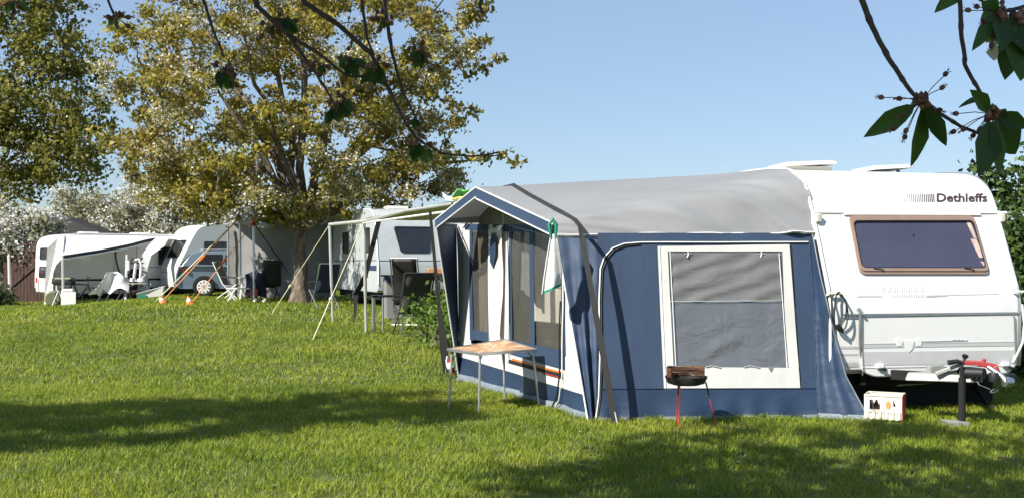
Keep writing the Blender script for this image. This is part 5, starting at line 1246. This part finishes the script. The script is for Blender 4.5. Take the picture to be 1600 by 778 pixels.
# ------------------------------------------------------------------ cars
def car(label, loc, rz, paint, L=4.4, Wd=1.8, wagon=True):
    t = thing('parked_car', label, 'car', loc, rz)
    lo = [(0, .35), (-.02, .60), (.03, .95), (.12, 1.00)]
    prof_low = [(.08, .28), (-.02, .45), (0, .75), (.07, .98), (.25, 1.02), (3.0, .98), (4.15, .80), (4.38, .62), (4.40, .40), (4.30, .28)]
    def loft(sections):
        mb = MB()
        for s in sections: pass
        return mb
    # lower body: cross sections along x with rounded sides
    mb = MB(); n = len(prof_low); ring = []
    for y, ins, dz in ((-Wd/2+.10, .12, -.02), (-Wd/2, 0, 0), (-Wd/2+.0, 0, 0), (-Wd*.25, -.06, .02), (0, -.08, .03), (Wd*.25, -.06, .02), (Wd/2, 0, 0), (Wd/2-.10, .12, -.02)):
        for (x, z) in prof_low:
            xx = x+(ins if x < 2 else -ins); ring.append((xx, y, z+(dz if z > .8 else 0)))
    mb.v = ring
    for j in range(7):
        for i in range(n): a = j*n+i; b = j*n+(i+1) % n; mb.f.append((a, b, b+n, a+n)); mb.mi.append(0)
    mb.f += [tuple(range(n)), tuple(7*n+i for i in range(n))]; mb.mi += [0, 0]
    body = mb.build('body', paint, t, smooth=True, bevel=.02)
    cab = [(.10, .98), (.42, 1.42), (.70, 1.50), (1.9, 1.52), (2.35, 1.46), (3.15, .97)]
    mb = MB(); k = len(cab); vs = []
    for y, f in ((-1, 0), (1, 0)):
        for (x, z) in cab:
            h_ = (z-.97)/.55; vs.append((x, y*(Wd/2-.03-.17*h_), z))
    mb.add(vs, [tuple(range(k)), tuple(k+i for i in range(k))]+[(i, (i+1) % k, (i+1) % k+k, i+k) for i in range(k)]); cabin = mb.build('cabin', paint, t, smooth=True, bevel=.03)
    for sy in (-1, 1):
        def sf(x, z, tt=0): h_ = (z-.97)/.55; return (x, sy*(Wd/2-.03-.17*h_+tt), z)
        for q in ([(.62, 1.07), (1.45, 1.05), (1.45, 1.40), (.88, 1.40)], [(1.52, 1.05), (2.75, 1.03), (2.28, 1.38), (1.52, 1.40)]):
            MB().prism(round_poly(q, .05), sf, -.02, .006).build('side_window', M['darkglass'], cabin)
    MB().add([(.10, -.66, 1.06), (.10, .66, 1.06), (.40, .58, 1.40), (.40, -.58, 1.40)], [(0, 1, 2, 3)]).build('rear_window', M['darkglass'], cabin, solid=.03)
    MB().add([(3.02, -.68, 1.06), (3.02, .68, 1.06), (2.44, .6, 1.42), (2.44, -.6, 1.42)], [(0, 1, 2, 3)]).build('windscreen', M['darkglass'], cabin, solid=.03)
    for sy in (-1, 1):
        m_ = MB(); m_.hexa([(-.03, sy*.62, .78), (.32, sy*.905, .80), (.30, sy*.80, .80), (.05, sy*.5, .78), (0, sy*.60, .93), (.34, sy*.895, .94), (.32, sy*.78, .94), (.08, sy*.5, .93)]); m_.build('tail_light', M['taillight'], t, bevel=.01)
    for x in (.85, 3.5):
        for sy in (-1, 1):
            m_ = MB(); m_.lathe([(.20, -.10), (.31, -.10), (.33, -.06), (.33, .06), (.31, .10), (.20, .10)], (x, sy*(Wd/2-.09), .33), 24, ax='y'); wo_ = m_.build('wheel', M['rubber'], t, smooth=True)
            m_ = MB(); y_ = sy*(Wd/2+.01)
            for a in range(10): m_.bar((x, y_, .33), (x+.2*math.cos(a*math.pi/5), y_, .33+.2*math.sin(a*math.pi/5)), .065, .02, up=(0, 1, 0))
            m_.lathe([(.20, -.01), (.225, .0), (.20, .01)], (x, y_, .33), 24, ax='y'); m_.build('rim', M['trim'], wo_)
            m_ = MB(); m_.lathe([(.001, -.08), (.36, -.08), (.36, .08), (.001, .08)], (x, sy*(Wd/2-.09), .34), 24, ax='y'); m_.build('wheel_arch', M['under'], t)
    MB().box(-.05, .10, -.80, .80, .28, .42).build('bumper', M['black'], t, bevel=.03)
    m_ = MB()
    for sy in (-1, 1): m_.tube([(.7, sy*.60, 1.54), (.8, sy*.60, 1.57), (2.0, sy*.60, 1.57), (2.1, sy*.60, 1.53)], .015, 6)
    m_.build('roof_rail', M['alu'], t)
    return t
cg = G(300, 36.6); car('silver estate car parked behind the orange guy ropes', (cg.x-.42, cg.y-.1, cg.z), R(14), M['silver'])
cg2 = G(4, 44.0); car('red car mostly cut off by the left edge of the view', (cg2.x-4.2, cg2.y, cg2.z), R(0), M['red'])

# ------------------------------------------------------------------ grey awning with orange guy ropes
YW = 35.0
aw = thing('grey_awning', 'grey awning with pale roof sheet behind the cherry trunk', 'awning', tuple(G(357, YW)))
wl = G(357, YW); wr = G(524, 34.0)
mb = MB(True); mb.grid(lambda s, t: wl.lerp(wr, s)+Vector((0, .10*math.sin(s*13)*math.sin(t*2.5+.4)+.04*n3((s*8, t*5, 0)), t*(2.42+.05*s)-.05*math.sin(s*math.pi)*t)), 50, 24); mb.build('rear_wall', M['greycloth'], aw, smooth=True, fixn=False)
mb = MB(True); ra = W(362, 349, YW)+Vector((0, 0, .0)); rb = W(524, 343, 34.0); rc_ = W(371, 345, 31.9); rd = W(535, 335, 31.3)
fr4 = lambda s, t: ra.lerp(rb, s).lerp(rc_.lerp(rd, s), t)+Vector((0, 0, -.10*math.sin(math.pi*s*2)**2*t+.04*math.sin(s*20)*t))
mb.grid(fr4, 30, 10); mb.build('roof_sheet', M['tarp'], aw, smooth=True, fixn=False)
mb = MB(True); mb.grid(lambda s, t: fr4(s, 1)+Vector((0, .05, -t*(.10+.07*math.sin(s*14)**2))), 40, 2); mb.build('valance', M['tarp'], aw, smooth=True, fixn=False)
for px, Y, top in ((357, 34.8, 352), (376, 32.6, 346), (397, 31.4, 347)):
    MB(True).tube([G(px, Y), W(px-1, top, Y)], .035, 8).build('pole', M['alu'], aw, smooth=True)
for px, Y, py in ((373, 32.0, 341), (395, 31.4, 349)):
    c = W(px, py, Y); MB(True).lathe([(.001, -.09), (.09, -.05), (.08, .05), (.001, .12)], tuple(c), 8).build('pole_cap', M['red'], aw, smooth=True)
e1_ = G(253, 30.0, .05); e2_ = G(300, 29.4, .05)
for top, e in ((W(372, 343, 32.0), e1_), (W(395, 350, 31.4), e2_)):
    MB(True).tube([top, top.lerp(e, .45)], .010, 5).build('guy_rope', M['orope'], aw)
    MB(True).tube([top.lerp(e, .45), top.lerp(e, .8), e], .014, 5).build('guy_webbing', M['orope'], aw)
    MB(True).tube([top.lerp(e, .46), top.lerp(e, .52)], .034, 6).build('rope_runner', M['orange'], aw)
e3 = G(478, 31.2, .1); MB(True).tube([W(398, 350, 31.4), e3], .018, 5).build('guy_rope', M['strap'], aw)
MB(True).tube([W(372, 343, 32.0), W(240, 480, 31.5)+Vector((0, 0, .12))], .018, 5).build('guy_rope', M['rope'], aw)
for k, (px, Y) in enumerate(((255, 29.9), (297, 29.3))):
    g_ = G(px, Y); c = thing('marker_cone', ['left one of two small orange cones at the guy rope ends', 'right one of two small orange cones at the guy rope ends'][k], 'cone', tuple(g_), R(20*k), 'orange cones at the guy rope ends')
    c.rotation_euler = (0, R(-22+8*k), 0)
    m_ = MB(); m_.lathe([(.105, .03), (.075, .10)], (0, 0, 0), 12); m_.lathe([(.045, .18), (.012, .26), (.001, .26)], (0, 0, 0), 12); m_.box(-.12, .12, -.12, .12, 0, .03); cb_ = m_.build('cone_body', M['orange'], c, smooth=True)
    m_ = MB(); m_.lathe([(.075, .10), (.045, .18)], (0, 0, 0), 12); m_.build('white_band', M['trim'], c, smooth=True)
lawn_chair('dark green padded recliner with jackets beside the cherry trunk', at(418, 32.0), R(-150), M['chairgreen'], M['greymesh'], True, 1.18)
jc = thing('jacket', 'dark jacket with red lining hung over the left side of the green recliner', 'jacket', at(400, 31.6))
mb = MB(); mb.grid(lambda s, t: (-.28+.52*s+.12*t*math.sin(s*7), -.1+.1*math.sin(s*6+t*3), .78-.68*t+.10*math.sin(s*3)), 10, 10); mb.build('cloth', M['navycloth'], jc, smooth=True, solid=.06); MB().box(-.12, .10, -.22, -.12, .12, .38).build('red_lining', M['red'], jc, bevel=.03)
jc = thing('jacket', 'dark jacket hung over the right side of the green recliner', 'jacket', at(432, 32.2))
mb = MB(); mb.grid(lambda s, t: (-.1+.25*s, -.1+.05*math.sin(s*6), .95-.50*t), 6, 8); mb.build('cloth', M['navycloth'], jc, smooth=True, solid=.06)
fs_ = thing('footstool', 'pale folding footstool left of the green recliner', 'stool', at(372, 31.6), R(8))
MB().box(-.32, .36, -.2, .2, .36, .40).build('stool_top', M['trim'], fs_, bevel=.01)
for a, b in (((-.28, -.18, 0), (-.06, -.18, .36)), ((-.04, -.18, 0), (-.28, -.18, .36)), ((.30, .18, 0), (.1, .18, .36)), ((-.28, .18, 0), (-.06, .18, .36))): MB().tube([a, b], .02, 6).build('leg', M['trim'], fs_)
wt = thing('side_table', 'small white plastic table between the footstool and the green recliner', 'table', at(388, 32.4), R(5))
MB().box(-.28, .50, -.22, .22, .66, .70).build('table_top', M['trim'], wt, bevel=.01)
for x in (-.2, .4): MB().bar((x-.05, 0, 0), (x+.03, 0, .66), .05, .05).build('leg', M['trim'], wt)
sh = thing('shoes', 'pair of pale shoes on the grass under the green recliner', 'shoes', at(405, 31.0))
for x in (-.12, .14):
    MB().hexa([(x-.05, -.12, 0), (x+.05, -.12, 0), (x+.05, .14, 0), (x-.05, .14, 0), (x-.04, -.08, .06), (x+.04, -.08, .06), (x+.045, .13, .11), (x-.045, .13, .11)]).build('shoe', M['trim'], sh, bevel=.02)
lawn_chair('folded pale framed chair against the left awning pole', at(363, 33.6), R(80), M['greycloth'], M['trim'], False, 1.15)

# ------------------------------------------------------------------ the cherry overhead (throws the shade on the lawn)
rnd = np.random.default_rng(91)
def lift(px, py, h):
    p = Gp(px, py); return Vector((p.x, p.y, 0))-SUN*(h/(-SUN.z))
def ok_out(q, m=.35):    # outside the picture
    if q.y < .4: return True
    px = CX+F*q.x/q.y; py = HY-F*(q.z-H)/q.y; mg = F*m/q.y
    return py < -mg or px < -mg or px > 1600+mg
cen_ = []
def shade(poly_fn, n, h0, h1):
    k = 0; tries = 0
    while k < n and tries < n*30:
        tries += 1; px, py = poly_fn(); q = lift(px, py, rnd.uniform(h0, h1))
        if ok_out(q): cen_.append(tuple(q)); k += 1
# left tree's shade band
def bandL():
    px = rnd.uniform(-420, 735); f = (px+0)/740; top = 633+4*math.sin(px*.02)-28*max(0, f)**1.6; bot = 668-8*max(0, f)+5*math.sin(px*.013)
    return px, rnd.uniform(top+3, bot)
shade(bandL, 290, 4.6, 6.2)
def bandL2():
    px = rnd.uniform(-420, 480); return px, rnd.uniform(688, 699)+6*math.sin(px*.01)-max(0, px)*.045
shade(bandL2, 60, 4.6, 6.0)
left_c = np.array(cen_); cen_ = []
def bandR():
    px = rnd.uniform(960, 2050); top = 664+max(0, 1080-px)*.22; return px, rnd.uniform(top, 1050)
shade(bandR, 620, 4.0, 5.6)
def bandR2():
    px = rnd.uniform(800, 1100); return px, rnd.uniform(712+max(0, 1000-px)*.18, 900)
shade(bandR2, 60, 4.0, 5.4)
right_c = np.array(cen_)
def near_tree(label, base, cents, limbs, seed, per=48, size=.085, rad=(.36, .36, .2)):
    t = thing('cherry_tree', label, 'tree', base)
    tr, br = skeleton(base, .19, 2.3, cents, limbs, seed); tr.build('trunk', M['bark'], t, smooth=True); br.build('branches', M['bark'], t, smooth=True, fixn=False)
    r2 = np.random.default_rng(seed); foliage('crown', t, cents, np.array(rad)*r2.uniform(.6, 1.3, (len(cents), 1)), per, size, [M['leafNear'], M['petal']], .12, .5, seed)
    return t
mL = left_c.mean(0); mR = right_c.mean(0)
def limb_targets(c, n, seed):
    r2 = np.random.default_rng(seed); i = r2.choice(len(c), n, replace=False); return [tuple(c[j]) for j in i]
near_tree('cherry tree out of view at the left whose shade crosses the lawn', (float(mL[0])-.5, float(mL[1])-2.2, 0), left_c, limb_targets(left_c, 9, 1), 71)
nt = near_tree('overhanging cherry tree whose leafy twigs hang into the top of the view', (float(mR[0])-1.2, float(mR[1])-4.2, 0), right_c, limb_targets(right_c, 9, 2), 72)

def near_leaf(mb, base, d, up, L, wd, curl=.25):
    d = Vector(d).normalized(); sd_ = d.cross(Vector(up)).normalized(); nn = sd_.cross(d).normalized(); b = Vector(base)
    rows = [(0, .02), (.12, .5), (.3, .92), (.5, 1.0), (.7, .78), (.86, .40), (1.0, .03)]; vs = []
    for k, (t, wv) in enumerate(rows):
        c = b+d*(L*t)-nn*(curl*L*t*t); e = wd*.66*wv*(1+.06*((k % 2)*2-1))
        vs += [c-sd_*e+nn*e*.35, c, c+sd_*e+nn*e*.35]
    fs_l = []
    for k in range(len(rows)-1): a = 3*k; fs_l += [(a, a+1, a+4, a+3), (a+1, a+2, a+5, a+4)]
    mb.add(vs, fs_l)
def twig_path(pts, Y, dY=0.0):
    out = []
    n = len(pts)
    for i, (x, y) in enumerate(pts): out.append(W(x, y, Y+dY*i/(n-1)))
    # densify
    res = []
    for a, b in zip(out, out[1:]):
        for k in range(6): res.append(a.lerp(b, k/6)+Vector((n3(a.lerp(b, k/6), 25), 0, n3(a.lerp(b, k/6), 25, 3)))*.003)
    res.append(out[-1]); return res
def addtwig(pts, Y, r0, r1, dY=0.0):
    twigs = MB(True); p = twig_path(pts, Y, dY); n = len(p); twigs.tube(p, [(r0+(r1-r0)*i/(n-1))*(1.25 if i % 7 == 3 else 1) for i in range(n)], 7); twigs.build('twig', M['twig'], nt, smooth=True, fixn=False); return p
def cluster(px, py, Y, dirs, spents, s=1.0, seed=0, bud=7):
    c = W(px, py, Y); rr = random.Random(seed); twigs = MB(True); leaves = MB(True); spent = MB(True)
    for k in range(bud):
        q = c+Vector((rr.uniform(-1, 1), rr.uniform(-1, 1), rr.uniform(-1, 1)))*.013*s*(Y/2.8); spent.lathe([(.001, -.007*s), (.006*s, -.004*s), (.006*s, .003*s), (.001, .009*s)], tuple(q), 6)
    for (dx, dy, ln, wd) in dirs:     # px offsets of leaf tip
        tip = W(px+dx, py+dy, Y+rr.uniform(-.06, .06)*s); d = tip-c; L = d.length; st0 = c+d*.12
        twigs.tube([c, st0], .0015*s*(Y/2.8), 5); near_leaf(leaves, st0, d, (rr.uniform(-.5, .5), -1, rr.uniform(-.3, .5)), L*.9, wd*Y/F, .12)
    for (dx, dy) in spents:
        tip = W(px+dx, py+dy, Y+rr.uniform(-.04, .04)); midp = c.lerp(tip, .5)+Vector((0, 0, .004)); twigs.tube([c, midp, tip], .0012*Y/2.8, 5)
        d = (tip-c).normalized(); k = Y/2.8; spent.tube([tip, tip+d*.006*k, tip+d*.014*k], [.002*k, .007*k, .006*k], 7)
        for j in range(6):
            e = d+Vector((rr.uniform(-.6, .6), rr.uniform(-.6, .6), rr.uniform(-.6, .6))); spent.tube([tip+d*.013*k, tip+d*.013*k+e.normalized()*.012*k], .0008*k, 3)
    lc = leaves.build('leaf_cluster', M['leafNear'], nt, smooth=True, fixn=False); spent.build('spent_blossoms', M['spent'], lc, fixn=False); twigs.build('leaf_stalks', M['twig'], lc, fixn=False)
YN = 2.8
addtwig([(1325, -60), (1347, 2), (1364, 45), (1388, 90), (1410, 125), (1430, 150)], YN, .0085, .0055)
addtwig([(1430, 150), (1470, 178), (1500, 198), (1540, 212)], YN, .0055, .004)
addtwig([(1495, -60), (1500, 2), (1503, 60), (1507, 100), (1522, 130), (1545, 168)], YN-.1, .0062, .0045)
cluster(1440, 158, YN, [(-86, 55, 0, 24), (-8, 104, 0, 27), (42, 70, 0, 20), (-3, 60, 0, 22)], [(-58, -5), (-30, -3), (34, -38), (28, -18), (24, 12), (-22, 42), (-40, 40), (8, 20), (-28, 20), (-24, 52)], 1.25, 3, 16)
cluster(1548, 178, YN-.1, [(-26, -35, 0, 20), (28, 12, 0, 22), (44, 66, 0, 34), (-12, 94, 0, 34), (18, 92, 0, 22), (62, 20, 0, 22)], [(-50, 0), (-38, 22), (-54, 26), (-14, 20), (-24, 30)], 1.2, 4, 16)
leaves = MB(True); spent = MB(True)
near_leaf(leaves, W(1546, 158, 2.7), W(1498, 158, 2.7)-W(1546, 158, 2.7), (0, -.4, 1), .075, .032)
addtwig([(1660, -40), (1600, 10), (1565, 20), (1545, 35)], 2.6, .005, .004)
addtwig([(1680, 60), (1620, 70), (1590, 60)], 2.6, .005, .004)
cluster(1560, 22, 2.6, [(-24, -18, 0, 22), (-36, 50, 0, 18), (10, 52, 0, 30), (56, 60, 0, 34), (-25, 8, 0, 22)], [(-30, -10), (-42, -5), (-20, 10), (10, 30), (-10, 45), (25, 40), (5, -15), (-24, -20)], 1.3, 5, 14)
cluster(1592, 30, 2.6, [(-12, 50, 0, 36), (8, 92, 0, 46), (-22, 92, 0, 32), (30, 60, 0, 40), (-40, 30, 0, 26)], [(-15, 30), (-25, 45), (-35, 25)], 1.3, 6, 14)
near_leaf(leaves, W(1506, -22, 2.7), W(1466, 14, 2.7)-W(1506, -22, 2.7), (0, -1, .2), .09, .03)
for k, (x, y) in enumerate(((1540, 55), (1552, 72), (1560, 85), (1545, 48))):
    near_leaf(spent, W(x, y, 2.58), (math.cos(k*1.5), -.3, math.sin(k*1.5)), (0, -1, 0), .03, .028)
# left branches hanging into the top of the picture
YB = 5.0
B_list = [([(380, -80), (402, 10), (450, 55), (500, 85), (540, 118)], .014, .006), ([(455, -60), (475, 4), (530, 40), (580, 85), (608, 140), (632, 190), (652, 218)], .015, .005),
          ([(560, -70), (566, 10), (574, 60), (584, 88)], .009, .005), ([(600, -80), (603, 20), (612, 80), (628, 140), (650, 185)], .011, .005), ([(300, -80), (318, 0), (332, 45), (350, 90)], .009, .005),
          ([(400, 12), (395, -40), (390, -90)], .009, .009), ([(450, 55), (490, 110), (510, 140), (530, 182)], .009, .004), ([(540, 118), (580, 122), (600, 110)], .006, .004), ([(652, 218), (690, 240), (740, 245), (782, 238)], .006, .003),
          ([(748, -60), (752, 0), (750, 10), (754, 22)], .010, .007), ([(150, -60), (168, 0), (180, 28)], .007, .005), ([(20, -60), (24, -5)], .006, .004)]
for pts, r0, r1 in B_list: addtwig(pts, YB, r0, r1)
k = 0
for px, py, s_, n_ in ((345, 108, 30, 6), (352, 118, 24, 4), (182, 30, 20, 3), (22, 2, 26, 4), (445, 30, 32, 6), (418, 40, 20, 3), (548, 90, 34, 6), (590, 100, 34, 6), (582, 112, 26, 5), (530, 165, 34, 6), (538, 152, 26, 4), (655, 78, 30, 5), (655, 225, 32, 6), (650, 185, 18, 3), (600, 30, 20, 3), (500, 100, 18, 3)):
    rr = random.Random(k+300); dirs = []; s_ *= .85
    for j in range(n_): a = rr.uniform(.15, .85)*math.pi; L = s_*rr.uniform(.8, 1.25); dirs.append((math.cos(a)*L, math.sin(a)*L, 0, s_*rr.uniform(.38, .5)))
    cluster(px, py, YB+rr.uniform(-.2, .2), dirs, [(rr.uniform(-14, 14), rr.uniform(-4, 14)) for j in range(4)], 1.6, 400+k, 6); k += 1
leaves.build('single_leaves', M['leafNear'], nt, smooth=True, fixn=False); spent.build('withered_petals', M['petal'], nt, fixn=False)
